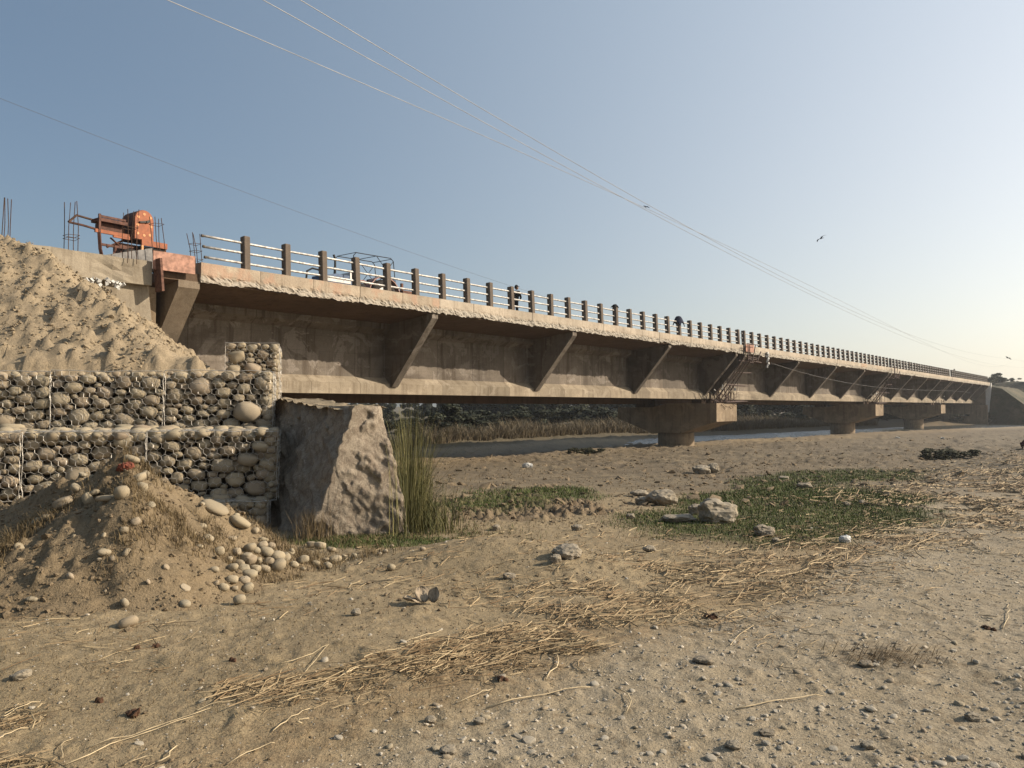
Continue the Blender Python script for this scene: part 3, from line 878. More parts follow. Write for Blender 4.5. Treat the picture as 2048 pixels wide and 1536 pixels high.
# ------------------------------------------------------------------ garments and people on the bridge
def drape(label, s, n, mat, wid, dep, drop, peak=.10, cat='jacket', nm='draped_jacket', base_h=5.52):
    nv = 18
    u = np.linspace(-1, 1, nv); U, W = np.meshgrid(u, u, indexing='ij')
    r = np.sqrt((U) ** 2 + (W) ** 2)
    X = U * wid; Y = W * dep
    Z = peak * (1 - r * .5) - drop * np.clip(r - .35, 0, 1) ** 1.15 + .05 * (vn(U * 2.2 + s, W * 2.2, 5) - .5)
    k = 1 - .30 * np.clip(r - .5, 0, 1)
    X = X * k * (1 + .15 * (vn(U * 3, W * 3, 6) - .5)); Y = Y * k
    V = np.stack([X, Y, Z], -1).reshape(-1, 3)
    me = fast_mesh(nm, V, grid_faces(nv, nv), mat, True)
    o = link(nm, me); o.location = BW(s, n, base_h); o.rotation_euler = (0, 0, BR_ROT)
    md = o.modifiers.new('thick', 'SOLIDIFY'); md.thickness = .025
    tag(o, label, cat); return o
drape('dark navy jacket draped like an umbrella over a railing post top', 13.7 + 20 * 1.507, .25, M['cloth_navy'], .40, .34, .55)
drape('small black cap set on a railing post top', 13.7 + 15 * 1.507, .26, M['cloth_black'], .20, .20, .14, .08, 'cap', 'cap')

def skin_body(name, pts, edges, radii, mat, parent, root=0, lev=2):
    me = bpy.data.meshes.new(name); me.from_pydata([Vector(p) for p in pts], edges, [])
    o = link(name, me, parent, mat)
    o.modifiers.new('skin', 'SKIN')
    for i, sv in enumerate(me.skin_vertices[0].data):
        r = radii[i]; sv.radius = (r, r) if not isinstance(r, tuple) else r
        sv.use_root = i == root
    s = o.modifiers.new('sub', 'SUBSURF'); s.levels = lev; s.render_levels = lev
    for m_ in o.modifiers:
        if m_.type == 'SKIN': m_.use_smooth_shade = True
    return o
def head(parent, loc, face, hairmat, s=1.0):
    """skull with brow, nose, chin, ears; face = direction it looks in its local xy"""
    q = Euler((0, 0, math.atan2(face[1], face[0]))).to_matrix()
    bm = bmesh.new(); bmesh.ops.create_icosphere(bm, subdivisions=3, radius=1)
    for v in bm.verts:
        x, y, z = v.co
        v.co = Vector((x * .098 + (.012 if z < -.2 and x > 0 else 0), y * .076 * (1 - .25 * max(0, -z)), z * .118))
        if x > .85 and abs(y) < .3 and -.35 < z < .15: v.co.x += .022
        if abs(y) > .9 and abs(z) < .3: v.co.y *= 1.14
        if x > .75 and .05 < z < .3 and .2 < abs(y) < .5: v.co.x -= .008
        v.co = q @ (v.co * s)
    me = bpy.data.meshes.new('head'); bm.to_mesh(me); bm.free()
    for p in me.polygons: p.use_smooth = True
    o = link('head', me, parent, M['skin']); o.location = loc
    bm = bmesh.new(); bmesh.ops.create_icosphere(bm, subdivisions=3, radius=1)
    bmesh.ops.delete(bm, geom=[v for v in bm.verts if v.co.z < -.05 and v.co.x > -.1 or (v.co.x > .72 and v.co.z < .45) or v.co.z < -.5], context='VERTS')
    for v in bm.verts: v.co = q @ (Vector((v.co.x * .106, v.co.y * .086, v.co.z * .126 + .006)) * s)
    me = bpy.data.meshes.new('hair'); bm.to_mesh(me); bm.free()
    for p in me.polygons: p.use_smooth = True
    h = link('hair', me, o, hairmat)
    return o
# a person in dark clothes who leans on the kerb side of the railing, cap on
def bridge_person(label, s, n, face, mat, cap=True, sc_=1.0):
    t = bthing('person', label, 'person', s, n, 4.06)
    P = [(0, 0, .92), (0, 0, 1.12), (.02, -.03, 1.34), (.03, -.05, 1.46), (0, .10, .88), (.02, .11, .48), (0, .12, .06), (.12, .10, .02), (0, -.10, .88), (.03, -.11, .48), (0, -.12, .06), (.12, -.13, .02),
         (.02, .20, 1.38), (.10, .25, 1.12), (.22, .10, 1.02), (.02, -.22, 1.38), (.12, -.27, 1.12), (.24, -.12, 1.05)]
    Ed = [(0, 1), (1, 2), (2, 3), (0, 4), (4, 5), (5, 6), (6, 7), (0, 8), (8, 9), (9, 10), (10, 11), (2, 12), (12, 13), (13, 14), (2, 15), (15, 16), (16, 17)]
    Rd = [.15, .15, .16, .06, .10, .065, .045, .04, .10, .065, .045, .04, .075, .05, .035, .075, .05, .035]
    b = skin_body('body', P, Ed, Rd, mat, t)
    h = head(t, (.05, -.05, 1.62), face, M['cloth_black'] if cap else M['hair'])
    if cap:
        MB().box((.11, 0, .045), (.12, .14, .012)).build('cap_visor', M['cloth_black'], h)
    t.scale = (sc_,) * 3
    return t
bridge_person('person in black clothes and visored cap standing behind the near railing', 13.7 + 10 * 1.507 - .35, .95, (1, -.2), M['cloth_black'])
bridge_person('person in dark clothes far along the bridge above the last spans', 139.0, .95, (0, -1), M['cloth_black'], True, 1.06)

# seated person at the right edge of the frame
def seated_person():
    p = hit(2049, 899)
    t = empty('person', (p[0] + .22, p[1], p[2] - .02), R(180)); tag(t, 'person in maroon clothes squatting on the dry field at the right edge', 'person')
    P = [(0, 0, .22), (-.02, 0, .42), (.06, 0, .62), (.10, 0, .72), (.05, .12, .22), (.38, .16, .46), (.22, .15, .08), (.36, .15, .04), (.05, -.12, .22), (.38, -.16, .46), (.22, -.15, .08), (.36, -.15, .04),
         (.07, .20, .60), (.22, .26, .42), (.40, .10, .46), (.07, -.20, .60), (.22, -.26, .42), (.40, -.10, .46)]
    Ed = [(0, 1), (1, 2), (2, 3), (0, 4), (4, 5), (5, 6), (6, 7), (0, 8), (8, 9), (9, 10), (10, 11), (2, 12), (12, 13), (13, 14), (2, 15), (15, 16), (16, 17)]
    Rd = [.17, .17, .16, .06, .11, .075, .05, .04, .11, .075, .05, .04, .07, .05, .035, .07, .05, .035]
    skin_body('body', P, Ed, Rd, M['maroon'], t)
    head(t, (.14, 0, .86), (1, 0), M['hair'])
seated_person()

# ------------------------------------------------------------------ scaffolds on the pier caps
def scaffold(label, s, seed, count, full=True):
    rnd = random.Random(seed)
    t = bthing('scaffold', label, 'scaffold', s, 0, 0)
    def pole(a, b, r=.03, m='bamboo'): MB().tube([a, b], r, 5).build('pole', M[m], t)
    U = rnd.uniform
    if full:
        # working platform hung off the kerb
        for h in (4.46, 3.52, 3.38): pole((-.55, -.45, h), (1.35, -.42, h - U(-.05, .1)), .03)
        pole((-.5, -.45, 3.3), (-.5, -.45, 4.5), .035); pole((-.2, -.45, 3.3), (-.2, -.45, 4.5), .03)
        pole((.1, -.5, 3.1), (.75, -.5, 4.45), .035); pole((1.1, -.5, 3.3), (1.75, -.5, 4.0), .045)
        pole((-.2, -.3, 3.30), (2.2, -.35, 3.22), .035); pole((-.4, .3, 3.3), (1.8, .1, 3.2), .035)
        # inclined long poles down to the cap
        for x in (-.95, -.35, .15, .6): pole((x + U(-.1, .1), -.35 + U(-.1, .1), 3.5), (x - .2 + U(-.15, .15), 1.9 + U(-.2, .3), .25), .04)
        # ledgers along the bridge
        for h, n in ((1.55, 1.0), (1.50, 1.2), (.35, 1.4), (.28, 1.15), (2.4, .6)): pole((-.7 + U(-.4, .3), n, h), (2.2 + U(-.3, .9), n - .1, h + U(-.05, .12)), .035)
    for i in range(count):
        x = U(-1.6, 1.5); n = U(1.15, 2.4); top = .3 + U(.3, 1) * max(.3, (2.5 - n) * 1.25)
        pole((x, n, .2), (x + U(-.25, .25), n + U(-.15, .15), .2 + top), U(.010, .022), 'rebar')
    for i in range(count // 2):
        x = U(-1.3, 1.2); n = U(1.1, 1.6)
        pole((x, n, U(.2, .9)), (x + U(-1.0, 1.0), n + U(-.3, .2), U(.3, 1.9)), U(.014, .024), 'bamboo')
    for i in range(count // 3):
        x = U(-1.7, 1.6)
        pole((x, 1.25 + U(0, .5), .25), (x + U(-.2, .2), 1.1, U(-.35, .1)), .012, 'rebar')
    for i in range(6):
        MB().box((U(-1.2, .9), U(.9, 2.2), U(.3, 1.5)), (U(.1, .3), .05, U(.06, .2)), Euler((U(0, 3), U(0, 3), U(0, 3))).to_matrix(), .7).build('rag', M['plastic'], t)
    return t
scaffold('tangled pole scaffold with hanging platform over the nearest pier', 53.6, 3, 42)
scaffold('smaller clump of poles and bars over the second pier', 95.5, 5, 16, True)
scaffold('thin bundle of bars over the farthest pier', 132.0, 8, 10, False)
o = MB().box((0, 0, 0), (1.5, .03, .55)).build('form_board', M['formply']); o.location = BW(54.2, -.14, 4.20); o.rotation_euler = (0, 0, BR_ROT)
tag(o, 'salmon form board behind the scaffold at the nearest pier', 'board')
mb = MB()
for i in range(9): mb.box((random.uniform(-.12, .12), random.uniform(-.05, .05), -.13 * i), (.22 - .012 * i, .12, .16), Euler((0, 0, i)).to_matrix(), .8)
o = mb.build('plastic_bag', M['plastic']); o.location = BW(57.7, -.12, 4.05); o.rotation_euler = (0, 0, BR_ROT); tag(o, 'white plastic bag hanging from the kerb past the nearest pier', 'bag')

# ------------------------------------------------------------------ wires
def cable(label, pts, r, mat):
    """pts: list of world points fitted by a smooth curve"""
    P = np.array(pts); tt = np.linspace(0, 1, 60)
    MB_ = MB(); MB_.tube([tuple(p) for p in P], r, 5)
    o = MB_.build('power_line', mat, None, True); tag(o, label, 'cable', 'cables strung along the bridge'); return o
def fit_wire(pix, p0, p1, ext=(-.25, 1.15), n=70, deg=2):
    """a vertical plane through plan points p0-p1; heights from sight lines, smoothed to a parabola"""
    T, H = [], []
    dx, dy = p1[0] - p0[0], p1[1] - p0[1]
    for px, py in pix:
        d = ray(px, py); k = d[0] / d[1]
        t = (k * p0[1] - p0[0]) / (dx - k * dy); y = p0[1] + dy * t
        T.append(t); H.append(EYE + d[2] / d[1] * y)
    c = np.polyfit(T, H, deg)
    ts = min(T) + (max(T) - min(T)) * np.linspace(ext[0], ext[1], n)
    return [(p0[0] + dx * t, p0[1] + dy * t, float(np.polyval(c, t))) for t in ts]
W1 = [(352, 0), (700, 167), (1000, 294), (1250, 392), (1450, 480), (1650, 589), (1850, 690), (1930, 718), (2000, 733)]
W2 = [(497, 0), (800, 148), (1000, 262), (1290, 410), (1480, 514), (1680, 622), (1800, 672), (1935, 716), (2046, 735)]
W3 = [(597, 0), (850, 145), (1000, 240), (1280, 402), (1500, 520), (1700, 622), (1850, 678), (1950, 708), (2046, 722)]
cable('lowest of three parallel power lines crossing the sky', fit_wire(W1, (-5.3, 12), (117, 170), (-.10, 1.25), deg=3), .0065, M['cable'])
cable('middle of three parallel power lines crossing the sky', fit_wire(W2, (-4.1, 12), (119, 170), (-.10, 1.25), deg=3), .0065, M['cable'])
cable('uppermost of three parallel power lines crossing the sky', fit_wire(W3, (-3.3, 12), (121, 170), (-.10, 1.25), deg=3), .0065, M['cable'])
q0, q1 = BW(0, 13, 0), BW(60, 13, 0)
cable('single dark wire running down behind the bridge railing', fit_wire([(0, 193), (300, 318), (600, 425), (850, 513), (1000, 563), (1060, 586)], (q0.x, q0.y), (q1.x, q1.y), (-.3, 1.3)), .008, M['cable_dark'])
q0, q1 = BW(0, -.45, 0), BW(60, -.45, 0)
cable('thin slack wire sagging in front of the far girders', fit_wire([(1541, 726), (1620, 748), (1698, 767), (1722, 770), (1843, 780), (1939, 785)], (q0.x, q0.y), (q1.x, q1.y), (0, 1.0), deg=3), .008, M['cable'])

# ------------------------------------------------------------------ birds
def bird(label, px, py, dist, roll, span):
    d = ray(px, py); p = np.array([0, 0, EYE]) + d * dist
    t = empty('bird', p, R(40)); tag(t, label, 'bird')
    t.rotation_euler = (0, roll, R(20))
    b = MB(); secs = []
    for y, r in ((-.16, .012), (-.10, .035), (0, .05), (.10, .035), (.16, .02), (.2, .006)):
        secs.append([(r * cos(2 * pi * k / 8), y, r * .8 * sin(2 * pi * k / 8)) for k in range(8)])
    b.loft(secs); b.add([(-.05, -.14, 0), (.05, -.14, 0), (.08, -.30, 0), (-.08, -.30, 0), (0, -.2, .012)], [(0, 1, 4), (1, 2, 4), (2, 3, 4), (3, 0, 4)])
    b.build('body', M['feather'], t, True)
    for sg in (-1, 1):
        w = MB(); secs = []
        for u, z, c, y in ((0, .01, .10, .02), (.35, .07, .11, .04), (.7, .05, .08, .01), (1, -.02, .02, -.06)):
            x = sg * (.03 + u * span * .5)
            secs.append([(x, y + c, z), (x, y, z + .012), (x, y - c, z), (x, y, z - .006)])
        w.loft(secs).build('wing', M['feather'], t)
bird('bird with spread wings gliding in the open sky right of the wires', 1642, 477, 60, R(-35), 1.0)
bird('small bird flying just below the crossing of the power lines', 1292, 414, 75, R(10), .7)
bird('bird flying low over the far end of the bridge', 2016, 716, 90, R(20), .9)

# ------------------------------------------------------------------ stones
def stone_mesh(name, seed, sub, mat, ang=.0, amp=.22):
    bm = bmesh.new(); bmesh.ops.create_icosphere(bm, subdivisions=sub, radius=1)
    off = Vector((seed * 3.7, seed * 1.3, seed * 7.1)); rnd = random.Random(seed)
    p = rnd.uniform(.72, .95)
    for v in bm.verts:
        d = v.co.normalized()
        n_ = mnoise.noise(d * 1.1 + off) * amp + mnoise.noise(d * 2.3 + off) * amp * .35
        q = Vector([math.copysign(abs(c) ** p, c) for c in d])
        r = 1 + n_
        if ang:
            r += ang * mnoise.noise(d * 4.0 + off) + ang * .5 * mnoise.noise(d * 9 + off)
        v.co = q * r
    me = bpy.data.meshes.new(name); bm.to_mesh(me); bm.free()
    b = np.array([v.co[:] for v in me.vertices]); c = (b.max(0) + b.min(0)) / 2; e = (b.max(0) - b.min(0)) / 2
    for v in me.vertices: v.co = Vector([(v.co[i] - c[i]) / e[i] for i in range(3)])
    me.polygons.foreach_set('use_smooth', [not ang] * len(me.polygons))
    me.materials.append(mat)
    return me
STONES = [stone_mesh('river_stone', i + 1, 3 if i < 4 else 2, M['stone']) for i in range(14)]
ROCKS = [stone_mesh('rock', i + 50, 4, M['rock'], .13, .35) for i in range(5)]

def put_stone(name, me, loc, dims, rot, parent=None):
    o = link(name, me, parent); o.location = loc; o.scale = dims; o.rotation_euler = rot
    return o

# ------------------------------------------------------------------ gabions
def pack(W, H, seed, rmin=.055, big=.0, dens=1.0):
    """ellipses over a W x H face: large first, then smaller into the gaps"""
    rnd = np.random.default_rng(seed); out = []
    plan = [(.19, .05), (.155, .13), (.13, .26), (.108, .30), (.085, .20), (.066, .12)]
    if big: plan = [(.235, .03 * big)] + plan
    P = np.zeros((0, 4))
    for a, share in plan:
        tries = int(W * H / (a * a) * 34)
        want = max(1, int(W * H * share / (pi * a * a * .66) * 1.5)) if a > .06 else 10 ** 6
        got = 0
        for _ in range(tries):
            if got >= want: break
            aa = a * rnd.uniform(.88, 1.12); bb = aa * rnd.uniform(.58, .82)
            x = rnd.uniform(aa * .7, W - aa * .7); y = rnd.uniform(bb * .8, H - bb * .8)
            if len(P):
                d = ((P[:, 0] - x) / (P[:, 2] + aa)) ** 2 + ((P[:, 1] - y) / (P[:, 3] + bb)) ** 2
                if d.min() < .93: continue
            P = np.vstack([P, [x, y, aa, bb]]); got += 1
    return P

def hexmesh(mb, W, H, cw=.115, ch=.13, r=.0034, f=None, seed=0):
    """flat twisted hexagonal wire netting over a face; f maps (u,v) to a local point"""
    rnd = random.Random(seed)
    nx = int(W / cw) + 1; ny = int(H / (ch * .75)) + 1
    jit = {}
    def P(u, v):
        k = (round(u, 3), round(v, 3))
        if k not in jit: jit[k] = (u + rnd.uniform(-.012, .012), v + rnd.uniform(-.01, .01), rnd.uniform(-.01, .02))
        return jit[k]
    def seg(a, b):
        if not (0 <= a[0] <= W and 0 <= b[0] <= W and 0 <= a[1] <= H and 0 <= b[1] <= H): return
        pa, pb = P(*a), P(*b)
        mb.tube([f(*pa), f(*pb)], r, 3, cap=False)
    for j in range(ny):
        y = j * ch * .75; o_ = (j % 2) * cw / 2
        for i in range(-1, nx + 1):
            x = i * cw + o_
            seg((x, y), (x + cw / 2, y + ch * .25)); seg((x + cw / 2, y + ch * .25), (x + cw, y))
            seg((x + cw / 2, y + ch * .25), (x + cw / 2, y + ch * .75))
    return mb

M['gap_shade'] = mat_soil('gabion_gap_shade', (.05, .04, .028), (.075, .06, .042))  # near-black backing: shade of the gaps between stones put into its colour
PSI = R(-15)
def gabion(label, x0, x1, yf, z0, z1, seed, dp=1.0, px=None, top=False, end=False, big=0, mesh=True):
    W = x1 - x0; H = z1 - z0
    px = x0 if px is None else px
    t = empty('gabion_basket', (px + (x0 - px) * cos(PSI), yf - (x0 - px) * sin(PSI), z0), -PSI); tag(t, label, 'gabion', 'stone filled gabion baskets of the stepped wall')
    rnd = random.Random(seed)
    MB().box((W / 2 - (.1 if end else 0), .24 + dp / 2, H / 2 - .03), (W - (.3 if end else .06), dp - .06, H - .12)).build('gap_shade_core', M['gap_shade'], t)
    def fill(u, v, aa, bb, depth, place):
        me = rnd.choice(STONES)
        p, rz = place(u, v, depth)
        put_stone('stone', me, p, (aa * 1.0, aa * rnd.uniform(.75, .95), bb * 1.0), (R(rnd.uniform(-16, 16)), R(rnd.gauss(0, 11)), rz + R(rnd.uniform(-14, 14))), t)
    front = lambda u, v, d: ((u, .125 + d + .02 * math.sin(u * 3.1 + seed), v), 0)
    for u, v, aa, bb in pack(W, H, seed, big=big): fill(u, v, aa, bb, rnd.uniform(-.035, .045), front)
    for u, v, aa, bb in pack(W, H, seed + 100)[::3]: fill(u, v, aa, bb, .15, front)
    if end:
        side = lambda u, v, d: ((W - .11 - d, u, v), R(90))
        for u, v, aa, bb in pack(dp, H, seed + 200): fill(u, v, aa, bb, rnd.uniform(-.02, .03), side)
        for u, v, aa, bb in pack(dp, H, seed + 300)[::3]: fill(u, v, aa, bb, .15, side)
    if top:
        up = lambda u, v, d: ((u, v, H - .05 - d), 0)
        for u, v, aa, bb in pack(W, dp, seed + 400): 
            p, rz = up(u, v, rnd.uniform(-.02, .03))
            put_stone('stone', rnd.choice(STONES), p, (aa, aa * rnd.uniform(.7, 1), bb), (R(rnd.uniform(-14, 14)), R(rnd.uniform(-14, 14)), rnd.random() * 6), t)
    if mesh:
        def net(a, b, f, sd):
            mb = MB(); hexmesh(mb, a, b, f=f, seed=sd); mb.build('wire_mesh', M['wire'], t)
        net(W, H, lambda u, v, d=0: (u, -.012 - d, v), seed)
        if end: net(dp, H, lambda u, v, d=0: (W + .012 + d, u, v), seed + 1)
        if top: net(W, min(dp, .6), lambda u, v, d=0: (u, v, H + .015 + d * .5), seed + 2)
    mb = MB()
    for a, b in (((0, -.01, 0), (0, -.01, H)), ((W, -.01, 0), (W, -.01, H)), ((0, -.01, H), (W, -.01, H)), ((0, -.01, 0), (W, -.01, 0))):
        n = 12
        pts = [(a[0] + (b[0] - a[0]) * i / n + rnd.uniform(-.012, .012), a[1] - .01, a[2] + (b[2] - a[2]) * i / n + rnd.uniform(-.012, .012)) for i in range(n + 1)]
        mb.tube(pts, .006, 4)
    for x in (0, W):
        for i in range(16):
            z = H * (i + .5) / 16; mb.tube([(x - .03, -.02, z), (x + .03, -.03, z + .03)], .0035, 3)
    mb.build('edge_wire', M['wire'], t)
    return t
Z = lambda h: h + EYE
# upper long row (face at 12.8 m), middle row (11.5 m), lowest row and the small top basket
gabion('upper row gabion cut off by the left edge of the picture', -13.2, -10.17, 14.62, Z(-.42), Z(.59), 14, px=-4.54, big=2)
gabion('upper row gabion second from the left edge, holding the largest round stones', -10.15, -8.32, 14.6, Z(-.44), Z(.61), 11, px=-4.54, big=3)
gabion('upper row gabion in the middle, below the soil slope', -8.30, -6.46, 14.58, Z(-.46), Z(.63), 12, px=-4.54)
gabion('upper row gabion at the right end, under the small topmost basket', -6.44, -4.54, 14.6, Z(-.48), Z(.66), 13, px=-4.54, end=True, big=1)
gabion('middle row gabion at the left edge above the dirt mound', -11.9, -10.17, 13.15, Z(-1.45), Z(-.42), 21, dp=1.4, px=-4.1, top=True)
gabion('middle row gabion directly behind the left slope of the dirt mound', -10.15, -7.87, 13.1, Z(-1.50), Z(-.42), 22, dp=1.4, px=-4.1, top=True)
gabion('middle row gabion directly behind the top of the dirt mound', -7.85, -6.07, 13.12, Z(-1.56), Z(-.42), 23, dp=1.4, px=-4.1, top=True)
gabion('middle row gabion half in shade against the rubble wing wall', -6.05, -4.0, 13.1, Z(-1.60), Z(-.42), 24, dp=1.4, px=-4.1, top=True, end=True)
gabion('lowest gabion in deep shade beside the foot of the rubble wing wall', -5.7, -3.98, 12.3, Z(-2.6), Z(-1.56), 31, dp=.8, top=True, end=True)
gabion('small topmost gabion standing alone against the girder', -7.25, -5.95, 19.4, Z(.05), Z(1.61), 41, dp=1.4, end=True, top=False)

# ------------------------------------------------------------------ rubble masonry wing wall (gravity wall)
MROCKS = [stone_mesh('stone', i + 90, 3, M['masonry'], .10, .3) for i in range(3)]
def build_gravity():
    t = empty('rubble_wall', (-2.4, 12.2, 0)); tag(t, 'battered rubble masonry wall stub with sloping top beside the gabions', 'wall')
    # axis from the front end back to the bridge
    f0 = np.array([-2.42, 12.35]); f1 = np.array([-4.75, 16.0]); ax = (f1 - f0) / np.linalg.norm(f1 - f0); L = np.linalg.norm(f1 - f0)
    rt = np.array([.993, .12])                 # to the right of the axis
    zb = -.75
    def pt(l, w, z): return np.array([f0[0] + ax[0] * l + rt[0] * w, f0[1] + ax[1] * l + rt[1] * w, z])
    def topz(l): return 1.60 + .14 * sst(l, .6, 3.5) + .12 * sst(l, 3.5, 6)
    def wl(l, z): return -.27 - (topz(l) - z) * .36
    def wr(l, z): return .30 + (topz(l) - z) * .20
    # skin: back-left along the left face, round the front end, back along the right face
    nv = 90
    path = [(l, 0.0) for l in np.linspace(L, .03, 150)] + [(0.0, q) for q in np.linspace(0, 1, 64)] + [(l, 1.0) for l in np.linspace(.03, L, 110)]
    lp = np.array([p_[0] for p_ in path]); qp = np.array([p_[1] for p_ in path])
    Q = np.linspace(0, 1, nv)
    LL = lp[:, None] + 0 * Q[None, :]; QQ = qp[:, None] + 0 * Q[None, :]
    tz = topz(LL); zz_ = zb + (tz - zb) * Q[None, :]
    w = wl(LL, zz_) * (1 - QQ) + wr(LL, zz_) * QQ
    Lb = LL - (.20 * (1 - Q[None, :]) + .50 * (1 - QQ)) * np.exp(-LL / .4)
    X = f0[0] + ax[0] * Lb + rt[0] * w; Y = f0[1] + ax[1] * Lb + rt[1] * w
    side = np.clip(np.minimum(LL / .25, 1), 0, 1)
    nx = np.where(QQ < .5, -1, 1) * side + (1 - side) * (QQ - .5) * 2 * .9
    ny = -(1 - side) - .1
    nn = np.sqrt(nx ** 2 + ny ** 2 + .09)
    n1 = fbm(X * 2.6 + zz_ * 1.3, Y * 2.6 + zz_ * 2.9, 101, 4) - .5
    # rubble: rounded lumps with hollows between
    c1 = np.abs(fbm(X * 5.2 + zz_ * 3.1, Y * 5.2 - zz_ * 4.6, 102, 2) - .5); c2 = np.abs(fbm(X * 5.6 - zz_ * 4.4, Y * 5.6 + zz_ * 3.6, 103, 2) - .5)
    lump = np.sqrt(np.clip(np.minimum(c1, c2) * 7, 0, 1))
    disp = n1 * .12 + np.maximum(fbm(X * 4.6 + zz_ * 3.4, Y * 4.6 - zz_ * 3.8, 105, 3) - .48, 0) * .26 + (lump - .6) * .012 + (fbm(X * 12 + zz_ * 9, Y * 12 - zz_ * 11, 104, 3) - .5) * .012
    P = np.stack([X + nx / nn * disp, Y + ny / nn * disp, zz_ + .3 / nn * disp * (Q[None, :] < .99)], -1)
    me = fast_mesh('wall_body', P.reshape(-1, 3), grid_faces(len(path), nv)[:, ::-1], M['masonry'], True)
    o = link('wall_body', me, t); o.matrix_parent_inverse = Matrix.Translation((2.4, -12.2, 0))
    # top
    WW = np.linspace(-.42, .40, 14); LL2, W2_ = np.meshgrid(np.linspace(-.04, L, 130), WW, indexing='ij')
    P = np.stack([f0[0] + ax[0] * LL2 + rt[0] * W2_, f0[1] + ax[1] * LL2 + rt[1] * W2_, topz(LL2) - .02 + .14 * (fbm(LL2 * 4, W2_ * 4, 110, 3) - .5)], -1)
    me = fast_mesh('wall_top', P.reshape(-1, 3), grid_faces(130, 14)[:, ::-1], M['soil'], True)
    o = link('wall_top', me, t); o.matrix_parent_inverse = Matrix.Translation((2.4, -12.2, 0))
    rnd = random.Random(4)
    def emb(l, w, z, a, b):
        p = pt(l, w, z); o = put_stone('stone', rnd.choice(ROCKS), p, (a, a * .8, b), (rnd.random(), rnd.random(), rnd.random() * 6), t); o.data = MROCKS[int(a * 1000) % 3]; o.matrix_parent_inverse = Matrix.Translation((2.4, -12.2, 0))
    emb(.02, .20, 1.50, .11, .10)
    for i in range(7):
        z = rnd.uniform(-.45, 1.5); q_ = rnd.random(); l_ = -.22 * (1 - (z + .75) / 2.35) * 1.2 - .0
        emb(l_, wl(0, z) + (wr(0, z) - wl(0, z)) * q_, z, rnd.uniform(.05, .13), rnd.uniform(.04, .08))
    for i in range(6):
        z = rnd.uniform(-.4, 1.5); l_ = rnd.uniform(.1, 2.6)
        emb(l_, wl(l_, z) + .06, z, rnd.uniform(.06, .14), rnd.uniform(.05, .09))
build_gravity()

# ------------------------------------------------------------------ soil masses
def build_embankment():
    xs = np.arange(-19, -4.6, .07); ys = np.arange(11.6, 25.5, .075)
    X, Y = np.meshgrid(xs, ys, indexing='ij'); Zz = embank_z(X, Y)
    # keep it on the near side of the wing wall and let it die away below the girders
    n = -X * CT + Y * ST - D0
    s = X * ST + Y * CT
    Zz = np.where(n > .55, np.minimum(Zz, EYE + 4.0), Zz)
    Zz = np.where((n > .55) & (s > 9.4), np.minimum(Zz, EYE - .5), Zz)
    front = 14.6 + np.minimum(-4.54 - X, 9) * -.268
    Zz = np.where(Y < front + .8, np.minimum(Zz, EYE + .56), Zz)
    Zz = np.where(Y < front + .35, base_g(X, Y) - .3, Zz)
    Zz = np.maximum(Zz, base_g(X, Y) - .3)
    o = link('soil_embankment', fast_mesh('soil_embankment', np.stack([X, Y, Zz], -1).reshape(-1, 3), grid_faces(len(xs), len(ys)), M['soil'], True))
    tag(o, kind='structure')
build_embankment()
def build_mound():
    xs = np.arange(-10.2, -.6, .029); ys = np.arange(4.9, 12.6, .029)
    X, Y = np.meshgrid(xs, ys, indexing='ij'); Zz = mound_z(X, Y)
    Zz = np.where(mound_h(X, Y) < .05, base_g(X, Y) - .25, Zz)
    o = link('dirt_mound', fast_mesh('dirt_mound', np.stack([X, Y, Zz], -1).reshape(-1, 3), grid_faces(len(xs), len(ys)), M['mound'], True))
    tag(o, 'heap of dry dirt and river stones piled before the gabion wall', 'dirt mound')
build_mound()

